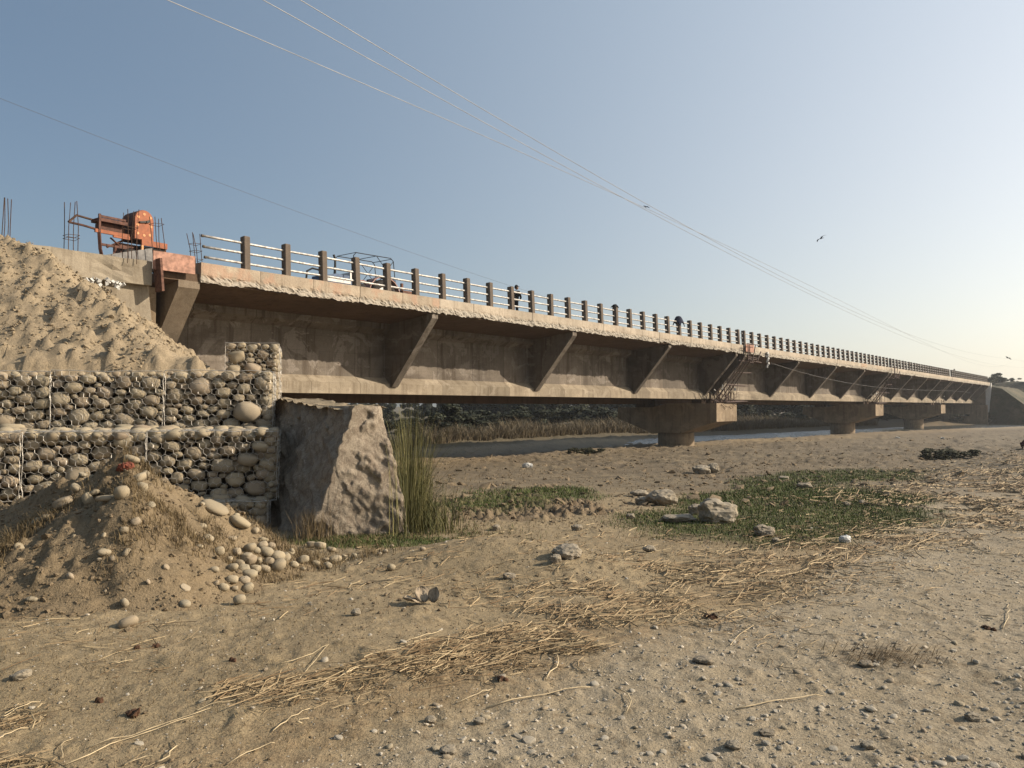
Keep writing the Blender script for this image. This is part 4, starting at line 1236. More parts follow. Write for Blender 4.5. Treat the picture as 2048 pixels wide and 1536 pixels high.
# ------------------------------------------------------------------ loose stones on the mound
def mstone(zx, zy, w, asp=.75, label=None, rot=None, group=None, sink=.35, me=None, nm='river_stone'):
    """position given in the photograph, dropped on the surface there"""
    p = hit(zx, zy, top_z); dist = math.hypot(p[0], p[1])
    a = w / 1536 * dist / 2
    rnd = random.random
    o = put_stone(nm, me or random.choice(STONES), (p[0], p[1] + a * .3, p[2] + a * asp * (1 - sink)), (a, a * random.uniform(.7, 1), a * asp * random.uniform(.78, .98)), (R(random.uniform(-22, 22)), R(rot if rot is not None else random.uniform(-25, 25)), random.uniform(-.5, .5)))
    tag(o, label, 'stone', group); return o
zz = lambda x, y: (x / 3.413, 880 + y / 3.413)
for (x, y, w, asp, rot, lab) in [
    (888, 150, 100, .5, 12, 'pale flat stone lying at the very top of the dirt mound'),
    (985, 250, 60, .8, 0, 'round stone just below the mound top, above the block of two stones'),
    (938, 285, 95, .65, -20, 'long stone below the mound top beside a rounder one'),
    (960, 355, 80, 1.0, 0, 'squarish pale stone high on the ridge of the dirt mound'),
    (825, 395, 82, 1.1, 10, 'round pale stone in the middle of the mound face'),
    (715, 415, 120, .35, 0, 'long grey stone half buried beside the round pale stone'),
    (635, 380, 70, .6, -35, 'bent looking stone tilted on the shaded mound face'),
    (590, 430, 80, .8, 60, 'upright narrow stone under the tilted one on the mound'),
    (420, 455, 120, .55, -15, 'grey flat stone on the shaded left side of the mound'),
    (510, 345, 70, .7, 30, 'dark stone on the upper left side of the mound'),
    (560, 245, 50, .5, 20, 'small pale chip near the upper left edge of the mound'),
    (1025, 455, 62, .5, 22, 'small oval stone right of the mound ridge'),
    (920, 580, 62, .9, -30, 'lone round stone low on the mound ridge'),
    (1455, 495, 190, .42, 28, 'long smooth boulder lying along the mound right slope'),
    (1630, 590, 150, .5, 28, 'smooth boulder at the lower end of the right slope'),
    (1740, 632, 48, .85, 0, 'small round stone at the tip of the right slope'),
    (1420, 685, 72, .65, 30, 'tan oval stone in the middle of the right slope'),
    (1580, 682, 62, .5, 5, 'flat oval stone near the spill on the right slope'),
    (705, 785, 78, .6, 8, 'single oval stone low on the shaded mound front'),
    (210, 1105, 72, .5, 10, 'flat pale stone at the left foot of the mound'),
    (1260, 1020, 66, .4, 35, 'narrow stone chip at the foot of the mound'),
    (860, 1280, 125, .62, -20, 'grey angular stone lying alone in front of the mound')]:
    px, py = zz(x, y); mstone(px, py, w / 3.413, asp, lab, rot)
spill = [(1490, 790, 70), (1560, 830, 50), (1610, 790, 60), (1700, 770, 90), (1745, 780, 60), (1815, 790, 90), (1680, 830, 80), (1700, 850, 85), (1760, 845, 55), (1830, 860, 75), (1890, 835, 100), (1945, 830, 70),
         (1630, 870, 70), (1585, 895, 75), (1660, 915, 82), (1740, 905, 70), (1800, 905, 80), (1900, 895, 95), (1700, 950, 95), (1580, 980, 75), (1665, 985, 72), (1525, 1030, 65), (1600, 1030, 45), (1690, 1040, 75), (1460, 905, 60), (1470, 995, 45),
         (1985, 780, 48), (2000, 870, 50), (1630, 1120, 78), (1800, 700, 55), (1790, 740, 70), (1850, 745, 55)]
for x, y, w in spill:
    px, py = zz(x, y); mstone(px, py, w / 3.413, random.uniform(.65, .95), 'pale river stone in the spill at the right foot of the dirt mound', None, 'stones spilled at the mound foot', .2)
zz2 = lambda x, y: (400 + x / 3.413, 760 + y / 3.413)
for x, y, w in [(815, 1155, 80), (760, 1145, 70), (895, 1175, 60), (770, 1030, 36), (870, 1055, 42), (700, 1255, 80), (790, 1270, 60), (855, 1240, 50), (920, 1250, 90), (870, 1290, 60), (640, 1280, 65), (620, 1190, 50), (1050, 1215, 45), (1265, 1180, 36), (1225, 1195, 30), (1520, 1165, 40), (1305, 1300, 60), (700, 1300, 40), (985, 1210, 34), (1310, 1140, 26)]:
    px, py = zz2(x, y); mstone(px, py, w / 3.413, random.uniform(.6, .9), 'pale river stone scattered between the mound and the rubble wall', None, 'stones strewn before the rubble wall', .2)
# smaller stones in the mound's skin
for i in range(70):
    x = random.uniform(-6.5, -2.2); y = random.uniform(6.2, 9.0)
    if float(mound_h(x, y)) < .1: continue
    a = random.uniform(.02, .055); z = float(top_z(x, y))
    o = put_stone('river_stone', random.choice(STONES), (x, y, z + a * .15), (a, a * .8, a * .6), (random.random(), random.random(), random.random() * 6))
    tag(o, 'small stone sticking out of the dirt mound skin', 'stone', 'small stones in the dirt mound')

# rocks on the flat
def rock(px, py, w, asp, label, k=0, sink=.3, rot=0):
    p = hit(px, py); dist = math.hypot(p[0], p[1]); a = w / 1536 * dist / 2
    o = put_stone('rock', ROCKS[k % 5], (p[0], p[1] + a * .5, p[2] + a * asp * (1 - sink)), (a, a * .9, a * asp), (R(random.uniform(-6, 6)), R(rot), random.uniform(0, .4)))
    tag(o, label, 'rock'); return o
rock(1437, 1046, 74, .72, 'largest grey boulder standing in the green grass patch', 0, .25)
rock(1395, 1030, 34, .7, 'small rock touching the left side of the largest boulder', 1)
rock(1360, 1046, 70, .25, 'flat rock slab in the shade left of the largest boulder', 2)
rock(1327, 1012, 66, .55, 'lumpy pale rubble block left of the largest boulder', 3)
rock(1288, 1010, 34, .55, 'grey rock at the left foot of the lumpy rubble block', 1)
rock(1280, 992, 36, .35, 'flat rock behind the lumpy rubble block', 4)
rock(1428, 946, 26, .85, 'pale rock standing at the back of the grass patch', 3)
rock(1406, 948, 38, .5, 'darker low rock beside the pale one at the back', 1)
rock(1530, 1072, 38, .65, 'rock at the front edge of the green grass patch', 0)
rock(1553, 1086, 16, .7, 'little stone beside the rock at the grass edge', 1)
rock(1693, 1086, 22, .75, 'small white rock on the straw beside the grass patch', 2).data = stone_mesh('rock', 77, 3, M['plastic'], .1, .3)
rock(1136, 1118, 62, .5, 'crumbling grey rubble lump on the low dirt heap', 3)
rock(1112, 1126, 24, .8, 'round stone leaning on the front of the rubble lump', 1)
rock(1138, 1120, 20, .8, 'pale stone pressed into the front of the rubble lump', 0)
rock(1155, 1062, 26, .55, 'oval stone on the path left of the rubble blocks', 1)
rock(1262, 1038, 18, .7, 'small stone on the bare ground near the rubble blocks', 2)
rock(1300, 1104, 26, .5, 'pair sized stone at the straw edge left of the grass', 4)
rock(993, 1062, 18, .8, 'brownish stone behind the low dirt heap', 1)
rock(1018, 1158, 26, .55, 'pale stone half sunk before the low dirt heap', 0)
rock(1570, 958, 20, .3, 'dark flat clod far back in the grass', 2)
rock(1612, 978, 30, .45, 'dark lump lying in the far part of the grass', 2)
rock(1695, 1012, 12, .8, 'bright pebble on the right half of the grass', 0)
rock(1725, 1009, 12, .8, 'second bright pebble on the right half of the grass', 3)
rock(35, 1362, 34, .5, 'grey stone on the bare ground at the left edge', 1, .3, -15)
rock(711, 1232, 20, .8, 'pointed grey stone on the bare ground below the mound', 3)
rock(1408, 1330, 40, .4, 'pale flat topped stone sunk in the gravel track', 4)
rock(1740, 1500, 28, .55, 'grey rock at the bottom of the gravel track', 2)
rock(1950, 1443, 27, .6, 'broken grey rock on the right side of the track', 0)
rock(1735, 1335, 27, .45, 'dark grey lump right of the dry grass wisp', 2)
rock(958, 1450, 24, .6, 'angular stone on the bare ground near the bottom', 1)
rock(860, 1447, 24, .6, 'angular stone left of a similar one near the bottom', 3)
rock(895, 1510, 34, .45, 'half sunk stone at the bottom edge of the picture', 4)
rock(1535, 1472, 30, .4, 'smooth low stone in the bottom gravel', 0)
rock(1470, 1500, 33, .5, 'dark cluster like rock in the bottom gravel', 3)

# ------------------------------------------------------------------ small litter on the dirt
def clump(px, py, w, mat, label, cat, nm, n=7, flat=.6):
    p = hit(px, py, top_z); dist = math.hypot(p[0], p[1]); a = w / 1536 * dist / 2
    rnd = random.Random(int(px)); bm = bmesh.new()
    for i in range(n):
        m_ = Matrix.Translation((rnd.uniform(-.6, .6) * a, rnd.uniform(-.5, .5) * a, rnd.uniform(.1, .7) * a * flat)) @ Euler((rnd.random() * 6, rnd.random() * 6, 0)).to_matrix().to_4x4() @ Matrix.Diagonal((a * .5, a * .4, a * .33, 1))
        bmesh.ops.create_icosphere(bm, subdivisions=2, radius=1, matrix=m_)
    for v in bm.verts: v.co += Vector((mnoise.noise(v.co * 40), mnoise.noise(v.co * 40 + Vector((5, 0, 0))), mnoise.noise(v.co * 40 + Vector((0, 5, 0))))) * a * .25
    me = bpy.data.meshes.new(nm); bm.to_mesh(me); bm.free()
    o = link(nm, me, None, mat); o.location = p; tag(o, label, cat); return o
clump(199, 1405, 24, M['dung'], 'small brown dung clump on the bare ground at lower left', 'dung', 'dung_clump')
clump(267, 1432, 32, M['dung'], 'brown dung clump tangled in straw at lower left', 'dung', 'dung_clump')
clump(312, 1295, 18, M['dung'], 'reddish brown dung lump in front of the mound', 'dung', 'dung_clump')
clump(276, 1297, 16, M['dung'], 'dark dung lump left of the reddish one', 'dung', 'dung_clump')
clump(466, 1322, 18, M['dung'], 'brown dung lump at the end of the straw swath', 'dung', 'dung_clump')
clump(1420, 1237, 30, M['dung'], 'dark dung patch on the edge of the gravel track', 'dung', 'dung_clump', 9, .25)
clump(1980, 1260, 22, M['dung'], 'brown dung lump far right on the gravel track', 'dung', 'dung_clump', 7, .4)
clump(1005, 1360, 26, M['dung'], 'reddish dung smear below the straw', 'dung', 'dung_clump', 6, .3)
clump(250, 940, 30, plain('red_cloth', (.20, .065, .04), .95, 0, .4, 20), 'faded red cloth rag crumpled at the top of the mound', 'rag', 'cloth_rag', 14, .8)
clump(1055, 935, 22, M['plastic'], 'crumpled white litter on the mud near the bridge shadow', 'litter', 'plastic_litter', 9, .8)
clump(1795, 877, 8, M['plastic'], 'white litter scrap far out on the dry field', 'litter', 'plastic_litter', 5, .5)
clump(1884, 878, 8, M['plastic'], 'second white litter scrap on the dry field, nearer the far abutment', 'litter', 'plastic_litter', 5, .5)
def dry_leaf():
    p = hit(855, 1208); t = empty('dried_leaf', p); tag(t, 'curled dead leaf husk casting a shadow on bare ground', 'dried leaf')
    for (rx, rz, dx, w, l) in ((40, 25, -.03, .07, .12), (62, -30, .05, .06, .10), (12, 100, -.07, .06, .11)):
        u = np.linspace(-1, 1, 9); v = np.linspace(0, 1, 10); U, V_ = np.meshgrid(u, v, indexing='ij')
        wd = w * np.sin(np.clip(V_ * .92 + .06, 0, 1) * pi) ** .7
        X = U * wd; Y = V_ * l * 1.3; Zc = .15 * l * V_ ** 2 + .35 * wd * np.abs(U) + .010 * np.sin(U * 9 + V_ * 6)
        o = link('leaf_lobe', fast_mesh('leaf_lobe', np.stack([X, Y, Zc], -1).reshape(-1, 3), grid_faces(9, 10), M['leaf_dry'], True), t)
        o.location = (dx, 0, .012); o.rotation_euler = (R(rx), 0, R(rz))
        m_ = o.modifiers.new('t', 'SOLIDIFY'); m_.thickness = .003
dry_leaf()

# ------------------------------------------------------------------ scattered masses
def ico(sub):
    bm = bmesh.new(); bmesh.ops.create_icosphere(bm, subdivisions=sub, radius=1)
    V = np.array([v.co[:] for v in bm.verts]); F = np.array([[v.index for v in f.verts] for f in bm.faces]); bm.free(); return V, F
def rotmats(n, tilt=1.0):
    a = rng.uniform(0, 2 * pi, n); b = rng.normal(0, .35 * tilt, n); c = rng.normal(0, .35 * tilt, n)
    ca, sa, cb, sb, cc, s_c = np.cos(a), np.sin(a), np.cos(b), np.sin(b), np.cos(c), np.sin(c)
    Rz = np.zeros((n, 3, 3)); Rz[:, 0, 0] = ca; Rz[:, 0, 1] = -sa; Rz[:, 1, 0] = sa; Rz[:, 1, 1] = ca; Rz[:, 2, 2] = 1
    Rx = np.zeros((n, 3, 3)); Rx[:, 0, 0] = 1; Rx[:, 1, 1] = cb; Rx[:, 1, 2] = -sb; Rx[:, 2, 1] = sb; Rx[:, 2, 2] = cb
    Ry = np.zeros((n, 3, 3)); Ry[:, 1, 1] = 1; Ry[:, 0, 0] = cc; Ry[:, 0, 2] = s_c; Ry[:, 2, 0] = -s_c; Ry[:, 2, 2] = cc
    return Rz @ Rx @ Ry
def scatter_solid(name, P, dims, mat, sub=1, rough=.18, smooth=False):
    V, F = ico(sub); n = len(P)
    VV = V[None] * (1 + rng.normal(0, rough, (n, len(V), 1)))
    VV = VV * dims[:, None, :]
    VV = np.einsum('nij,nkj->nki', rotmats(n), VV) + P[:, None, :]
    FF = F[None] + (np.arange(n) * len(V))[:, None, None]
    o = link(name, fast_mesh(name, VV.reshape(-1, 3), FF.reshape(-1, 3), mat, smooth)); tag(o, kind='stuff'); return o
def sample_ground(n, y0, y1, half=.74, power=1.0, maskf=None):
    """points on the flat, denser towards the viewer's standing place"""
    y = np.exp(rng.uniform(np.log(y0), np.log(y1), n)); x = rng.uniform(-half, half, n) * y
    keep = np.ones(n, bool) if maskf is None else rng.random(n) < maskf(x, y)
    return x[keep], y[keep]
def drop(x, y, up): return np.stack([x, y, ground_z(x, y) + up], -1)

# pebbles: the largest ones one by one, the rest as gravel
x, y = sample_ground(8500, 3.0, 14, .80, 1, lambda x, y: .10 + .90 * road_mask(x, y))
a = np.exp(rng.normal(-4.7, .5, len(x))) ; app = a / y
order = np.argsort(-app)
PEB = [stone_mesh('pebble', i + 80, 2, M['pebble'] if i % 3 else M['stone'], .06 if i % 2 else 0, .3) for i in range(8)]
sel = order[:280]
for i in sel:
    aa = min(.034, a[i])
    o = put_stone('pebble', random.choice(PEB), (x[i], y[i], float(ground_z(x[i], y[i])) + aa * .12), (aa, aa * random.uniform(.6, .95), aa * random.uniform(.35, .6)), (random.uniform(-.3, .3), random.uniform(-.3, .3), random.random() * 6))
    tag(o, 'loose grey pebble on the gravel track', 'pebble', 'larger pebbles on the gravel track')
rest = order[280:]
aa = np.minimum(a[rest], .03)
scatter_solid('gravel', drop(x[rest], y[rest], aa * .12), np.stack([aa, aa * .75, aa * .5], -1), M['gravel'])
x, y = sample_ground(26000, 2.9, 20, .80, 1, lambda x, y: .22 + .78 * road_mask(x, y))
aa = np.exp(rng.normal(-5.25, .45, len(x))) * np.clip(y / 6, .7, 1.6)
scatter_solid('fine_gravel', drop(x, y, aa * .15), np.stack([aa, aa * .75, aa * .55], -1), M['gravel2'])
# clods over the rough dirt and the ploughed mud
def clod_mask(x, y): return np.clip((1 - road_mask(x, y)) * (.18 + .5 * sst(fbm(x * .7, y * .7, 120, 3), .45, .65)) + mud_mask(x, y), 0, 1)
x, y = sample_ground(30000, 3.4, 32, .78, 1, clod_mask)
aa = np.exp(rng.normal(-4.6, .5, len(x))) * np.clip(y / 9, .5, 1.5) * (1 + 1.0 * mud_mask(x, y))
aa = np.minimum(aa, .10)
scatter_solid('dirt_clods', drop(x, y, aa * .1), np.stack([aa, aa * .8, aa * .6], -1), M['clod'], 1, .22)
x, y = sample_ground(7000, 17, 75, .72, 1, lambda x, y: .25 + .75 * sst(fbm(x * .3, y * .5, 121, 3), .45, .6))
aa = np.minimum(np.exp(rng.normal(-2.75, .45, len(x))), .22); k = y < bank_y(x) - 26; x, y, aa = x[k], y[k], aa[k]
scatter_solid('field_clods', drop(x, y, -aa * .05), np.stack([aa * 1.4, aa * .9, aa * .45], -1), M['clod'], 1, .25)
# clods on the mound and the soil slope
x = rng.uniform(-9.5, -1.2, 17000); y = rng.uniform(5.6, 10.2, 17000); k = mound_h(x, y) > .06; x, y = x[k], y[k]
aa = np.minimum(np.exp(rng.normal(-4.55, .55, len(x))), .05)
scatter_solid('mound_clods', np.stack([x, y, mound_z(x, y) + aa * .1], -1), np.stack([aa, aa * .8, aa * .6], -1), M['clod'], 1, .22)
x = rng.uniform(-15.5, -7, 14000); y = rng.uniform(14.5, 22, 14000); k = ((x * -CT + y * ST - D0) < .1) & (y > 14.6 - (-4.54 - x) * .268 + .7); x, y = x[k], y[k]
aa = np.minimum(np.exp(rng.normal(-4.05, .55, len(x))), .10)
scatter_solid('slope_clods', np.stack([x, y, embank_z(x, y) + aa * .1], -1), np.stack([aa, aa * .8, aa * .6], -1), M['soil'], 1, .22)

# blades: strips of 2 quads, bent
def blades(name, P, H, Wd, lean, mat, tint, az=None, segs=2, kind='stuff', parent=None, curl=1.0):
    n = len(P)
    az = rng.uniform(0, 2 * pi, n) if az is None else az
    dirx, diry = np.cos(az), np.sin(az); sx, sy = -diry, dirx
    rows = []
    for q in range(segs + 1):
        t = q / segs; off = lean * H * t ** (1 + curl); z = H * t * np.sqrt(np.clip(1 - (lean * t * .7) ** 2, .05, 1))
        w = Wd * (1 - .85 * t)
        c = P + np.stack([dirx * off, diry * off, z], -1)
        rows.append(c + np.stack([sx * w, sy * w, 0 * w], -1)); rows.append(c - np.stack([sx * w, sy * w, 0 * w], -1))
    V = np.stack(rows, 1); m = 2 * (segs + 1)
    F = np.array([[2 * q, 2 * q + 1, 2 * q + 3, 2 * q + 2] for q in range(segs)])
    FF = (F[None] + (np.arange(n) * m)[:, None, None]).reshape(-1, 4)
    me = fast_mesh(name, V.reshape(-1, 3), FF, mat, False); set_tint(me, np.repeat(tint, segs), 1)
    o = link(name, me, parent); tag(o, kind=kind); return o
# short green grass
x, y = sample_ground(230000, 9, 34, .62, 1, lambda x, y: green_mask(x, y) ** 1.1)
n = len(x); h_ = rng.uniform(.03, .075, n) * np.clip(y / 16, .8, 1.4)
blades('grass', drop(x, y, -.005), h_, .006 * np.clip(y / 12, .8, 2), rng.uniform(.1, .7, n), M['grass'], np.clip(rng.normal(.5, .3, n) + (fbm(x, y, 131, 2) - .5), 0, 1), segs=1)
# weeds and dry scrub: on the mound, at its foot and along the wall foot
def scrub_pts(n, fx, z):
    x, y = fx(n); return np.stack([x, y, z(x, y)], -1)
cx = [(-5.3, 7.4, .35), (-4.7, 7.0, .4), (-4.9, 8.0, .3), (-3.5, 7.6, .4), (-3.2, 7.9, .5), (-2.8, 8.6, .5), (-2.4, 8.9, .4), (-5.7, 6.7, .5), (-3.9, 8.15, .25), (-6.3, 7.2, .5), (-2.0, 9.6, .5), (-4.2, 6.8, .5), (-3.1, 7.3, .6), (-3.6, 7.0, .5), (-2.6, 8.0, .6), (-4.6, 7.5, .5), (-5.2, 8.0, .5), (-6.0, 7.8, .6)]
PX, PY = [], []
for a_, b_, s_ in cx:
    PX.append(rng.normal(a_, s_ * .5, 900)); PY.append(rng.normal(b_, s_ * .5, 900))
x = np.concatenate(PX); y = np.concatenate(PY); k = fbm(x * 2.4, y * 2.4, 136, 3) > .52; x, y = x[k], y[k]
n = len(x); blades('dry_weeds', np.stack([x, y, top_z(x, y) - .005], -1), rng.uniform(.04, .15, n), np.full(n, .0035), rng.uniform(.3, 1.2, n), M['scrub'], rng.random(n))
x = rng.normal(-2.1, .75, 5200); y = rng.normal(11.35, .42, 5200); x = np.concatenate([x, rng.normal(-.9, .5, 2500)]); y = np.concatenate([y, rng.normal(12.2, .7, 2500)])
k = (fbm(x * 3, y * 3, 135, 2) > .47); x, y = x[k], y[k]; n = len(x); hh = rng.uniform(.02, .10, n)
k = rng.random(n) < .45
blades('wall_weeds', np.stack([x, y, top_z(x, y) - .005], -1)[k], hh[k], np.full(k.sum(), .005), rng.uniform(.3, 1.3, k.sum()), M['grass'], rng.random(k.sum()))
blades('wall_weeds', np.stack([x, y, top_z(x, y) - .005], -1)[~k], hh[~k], np.full((~k).sum(), .005), rng.uniform(.3, 1.3, (~k).sum()), M['scrub'], rng.random((~k).sum()))
x = rng.normal(-2.95, .14, 260); y = rng.normal(11.55, .15, 260); n = 260
blades('dry_weeds', np.stack([x, y, top_z(x, y) - .005], -1), rng.uniform(.2, .5, n), np.full(n, .004), rng.uniform(.1, .6, n), M['scrub'], rng.random(n))
# sparse dry stubble over the whole flat
x, y = sample_ground(70000, 3.6, 60, .74, 1, lambda x, y: (1 - road_mask(x, y)) * (.25 + .75 * sst(fbm(x * .35, y * .35, 140, 3), .42, .62)))
n = len(x); blades('dry_stubble', drop(x, y, -.004), rng.uniform(.015, .06, n) * np.clip(y / 10, .7, 2.2), .0028 * np.clip(y / 7, .8, 4), rng.uniform(.3, 1.4, n), M['scrub'], rng.random(n), segs=1)

# reed clump beside the rubble wall
reed = empty('reed_clump', (-1.68, 13.0, float(base_g(-1.68, 13.0)))); tag(reed, 'tall yellow green reed clump growing against the rubble wall', 'reeds')
n = 900
px_ = rng.normal(-.02, .15, n); py_ = rng.normal(0, .45, n)
P = np.stack([px_, py_, np.full(n, -.05)], -1)
hh = rng.uniform(.7, 2.25, n) * np.exp(-(px_ / .42) ** 2)
blades('reed_blade', P, hh, rng.uniform(.004, .009, n), np.abs(rng.normal(.09, .10, n)) + (rng.random(n) < .15) * rng.uniform(.3, .9, n), M['reed'], np.clip(rng.normal(.45, .3, n), 0, 1), az=np.where(px_ > 0, rng.normal(.2, .9, n), rng.normal(2.6, .9, n)), segs=4, parent=reed)
n = 500
px_ = rng.normal(.25, .28, n); py_ = rng.normal(-.2, .4, n)
blades('low_blade', np.stack([px_, py_, np.full(n, -.05)], -1), rng.uniform(.3, .9, n), np.full(n, .006), rng.uniform(.15, .8, n), M['reed'], rng.random(n) * .6, segs=3, parent=reed)

# dry tall grass on the far bank
x = rng.uniform(-24, 60, 46000); d = rng.uniform(0, 1, len(x)) ** 1.2 * 7 - .5
y = bank_y(x) + d
keep = (d < 3.0) | (fbm(x * .2, y * .2, 150, 3) > .45)
x, y = x[keep], y[keep]; n = len(x)
blades('dry_tall_grass', np.stack([x, y, ground_z(x, y) - .05], -1), rng.uniform(.35, 1.5, n) * (.45 + 1.1 * fbm(x * .25, y * .25, 151, 3)), np.full(n, .03), rng.uniform(.2, 1.3, n), M['dry_grass'], rng.random(n), segs=2)

# straw: chaff and stalks in two swaths along the track edge
def swath(n, pts, spread):
    pts = np.array(pts); seg = rng.integers(0, len(pts) - 1, n); t = rng.random(n)
    c = pts[seg] * (1 - t)[:, None] + pts[seg + 1] * t[:, None]
    d = pts[seg + 1] - pts[seg]; L = np.linalg.norm(d, axis=1); nx, ny = -d[:, 1] / L, d[:, 0] / L
    w = rng.normal(0, 1, n) * spread
    return c[:, 0] + nx * w, c[:, 1] + ny * w, np.arctan2(d[:, 1], d[:, 0])
def gp(px, py): p = hit(px, py); return (p[0], p[1])
A1 = [gp(*q) for q in ((-60, 1500), (150, 1480), (350, 1415), (560, 1345), (760, 1330), (950, 1285), (1150, 1225))]
A2 = [gp(*q) for q in ((780, 1320), (1000, 1300), (1180, 1290))]
A3 = [gp(*q) for q in ((1100, 1240), (1300, 1190), (1480, 1150), (1640, 1105), (1800, 1075), (1950, 1040), (2080, 1015))]
A4 = [gp(*q) for q in ((1880, 1020), (1980, 970), (2060, 930), (2120, 905))]
def straws(name, n, pts, spread, lmin, lmax, rad, ajit, up=.012):
    x, y, az = swath(n, pts, spread); az = az + rng.normal(0, ajit, n)
    L = rng.uniform(lmin, lmax, n); tilt = rng.normal(.02, .10, n)
    keep = (fbm(x * 1.6, y * 1.6, 160, 3) > .45) ; x, y, az, L, tilt = x[keep], y[keep], az[keep], L[keep], tilt[keep]; n = len(x)
    dx, dy, dz = np.cos(az) * L / 2, np.sin(az) * L / 2, np.sin(tilt) * L / 2
    z = ground_z(x, y) + up * rng.uniform(.3, 2.2, n) + np.abs(dz) * .6
    w = rad * rng.uniform(.7, 1.8, n) * np.clip(y / 6, .8, 3)
    sx, sy = -np.sin(az) * w, np.cos(az) * w
    bend = rng.normal(0, .10, n) * L
    rows = []
    for t in (-1, 0, 1):
        c = np.stack([x + dx * t - np.sin(az) * bend * (1 - t * t), y + dy * t + np.cos(az) * bend * (1 - t * t), z + dz * t], -1)
        rows += [c + np.stack([sx, sy, 0 * w], -1), c + np.stack([0 * w, 0 * w, w * 1.2], -1), c - np.stack([sx, sy, 0 * w], -1)]
    V = np.stack(rows, 1); F = []
    for q in range(2):
        for k in range(3): F.append([q * 3 + k, q * 3 + (k + 1) % 3, q * 3 + 3 + (k + 1) % 3, q * 3 + 3 + k])
    FF = (np.array(F)[None] + (np.arange(n) * 9)[:, None, None]).reshape(-1, 4)
    me = fast_mesh(name, V.reshape(-1, 3), FF, M['straw'], False); set_tint(me, np.repeat(np.clip(rng.beta(1.2, 1.7, n), 0, 1), 6), 1)
    o = link(name, me); tag(o, kind='stuff')
straws('straw_litter', 750, A1, .20, .06, .42, .0028, .55)
straws('straw_litter', 4875, A1, .30, .02, .12, .0020, 1.1, .006)
straws('straw_litter', 400, A2, .18, .06, .4, .0028, .6)
straws('straw_litter', 1950, A2, .22, .02, .13, .0022, .9, .008)
straws('straw_litter', 1000, A3, .60, .08, .55, .0028, .55)
straws('straw_litter', 6000, A3, .90, .03, .18, .0022, 1.1, .006)
straws('straw_litter', 2600, A4, 1.6, .15, .8, .0030, .4)
straws('straw_litter', 6000, A4, 2.0, .05, .3, .0030, .9, .008)
x, y = sample_ground(3800, 3.2, 18, .76, 1, lambda x, y: 1 - .75 * road_mask(x, y))
straws('straw_litter', 2600, [(-6, 5.0), (-2, 7.0), (3, 10.5), (9, 15)], 1.6, .03, .3, .0024, .8, .008)

# the long pale stalks that lie apart
def stalk(p0, p1, mid, r, label, group=None):
    a, b = hit(*p0), hit(*p1); m = (a + b) / 2; pts = []
    for i in range(7):
        t = i / 6; c = a * (1 - t) + b * t; c = c + np.array([mid[0], mid[1], 0]) * 4 * t * (1 - t) + np.array([random.uniform(-.012, .012), random.uniform(-.012, .012), 0])
        c[2] = float(ground_z(c[0], c[1])) + r + .006 + .03 * t * (1 - t); pts.append(c)
    o = MB().tube(pts, r, 5, r * .6).build('straw_stalk', M['straw_pale'], None, True); tag(o, label, 'stalk', group)
for (p0, p1, lab) in [((1472, 1422), (1648, 1396), 'long curved dry stalk lying on the gravel track'), ((2008, 1260), (2016, 1212), 'short bent pale stalk near the right edge of the track'),
                      ((975, 1420), (1180, 1376), 'thin long stalk on the gravel below the straw heap'), ((1092, 1362), (1106, 1310), 'upright looking stalk at the tip of the straw heap'),
                      ((1232, 1380), (1255, 1432), 'dark bent twig on the gravel, right of the thin stalk'), ((915, 1408), (985, 1382), 'short stalk on bare dirt below the straw')]:
    stalk(p0, p1, (.05, .04), .004, lab)
L_ = [((130, 1532), (390, 1436)), ((180, 1500), (420, 1420)), ((220, 1330), (262, 1322)), ((590, 1370), (660, 1292)), ((560, 1330), (655, 1290)), ((640, 1378), (785, 1328)), ((640, 1380), (710, 1340)), ((0, 1438), (80, 1408)), ((0, 1480), (60, 1460)),
      ((310, 1532), (350, 1484)), ((455, 1532), (548, 1490)), ((545, 1464), (620, 1420)), ((600, 1450), (618, 1440)), ((250, 1530), (300, 1520)), ((130, 1520), (145, 1480)), ((390, 1425), (485, 1398)), ((800, 1290), (880, 1262)), ((940, 1290), (1010, 1272)), ((760, 1310), (870, 1280)), ((920, 1350), (1040, 1300)), ((1000, 1215), (1100, 1195)),
      ((1060, 1140), (1108, 1128)), ((1290, 1108), (1340, 1098)), ((1430, 1200), (1520, 1180)), ((1630, 1122), (1700, 1100)), ((1530, 1148), (1580, 1140)), ((1650, 1122), (1745, 1100)), ((1710, 1064), (1760, 1050)), ((1720, 1046), (1790, 1032)), ((1350, 1240), (1400, 1212)), ((1560, 1210), (1580, 1196)), ((1640, 1126), (1690, 1108)), ((1890, 1060), (1960, 1040)), ((1350, 1160), (1390, 1150)), ((1210, 1220), (1290, 1200))]
for p0, p1 in L_: stalk(p0, p1, (random.uniform(-.04, .04), random.uniform(-.03, .03)), random.uniform(.0025, .0042), 'long pale dry stalk lying in the straw swath along the track', 'long straw stalks')
# wisp of dry grass on the track, right
p = hit(1765, 1315); n = 260
x = rng.normal(p[0], .20, n); y = rng.normal(p[1], .10, n)
blades('dry_grass_wisp', drop(x, y, .0), rng.uniform(.05, .16, n), np.full(n, .003), rng.uniform(1.0, 1.6, n), M['straw'], rng.random(n) * .6, az=rng.normal(-.5, .5, n))

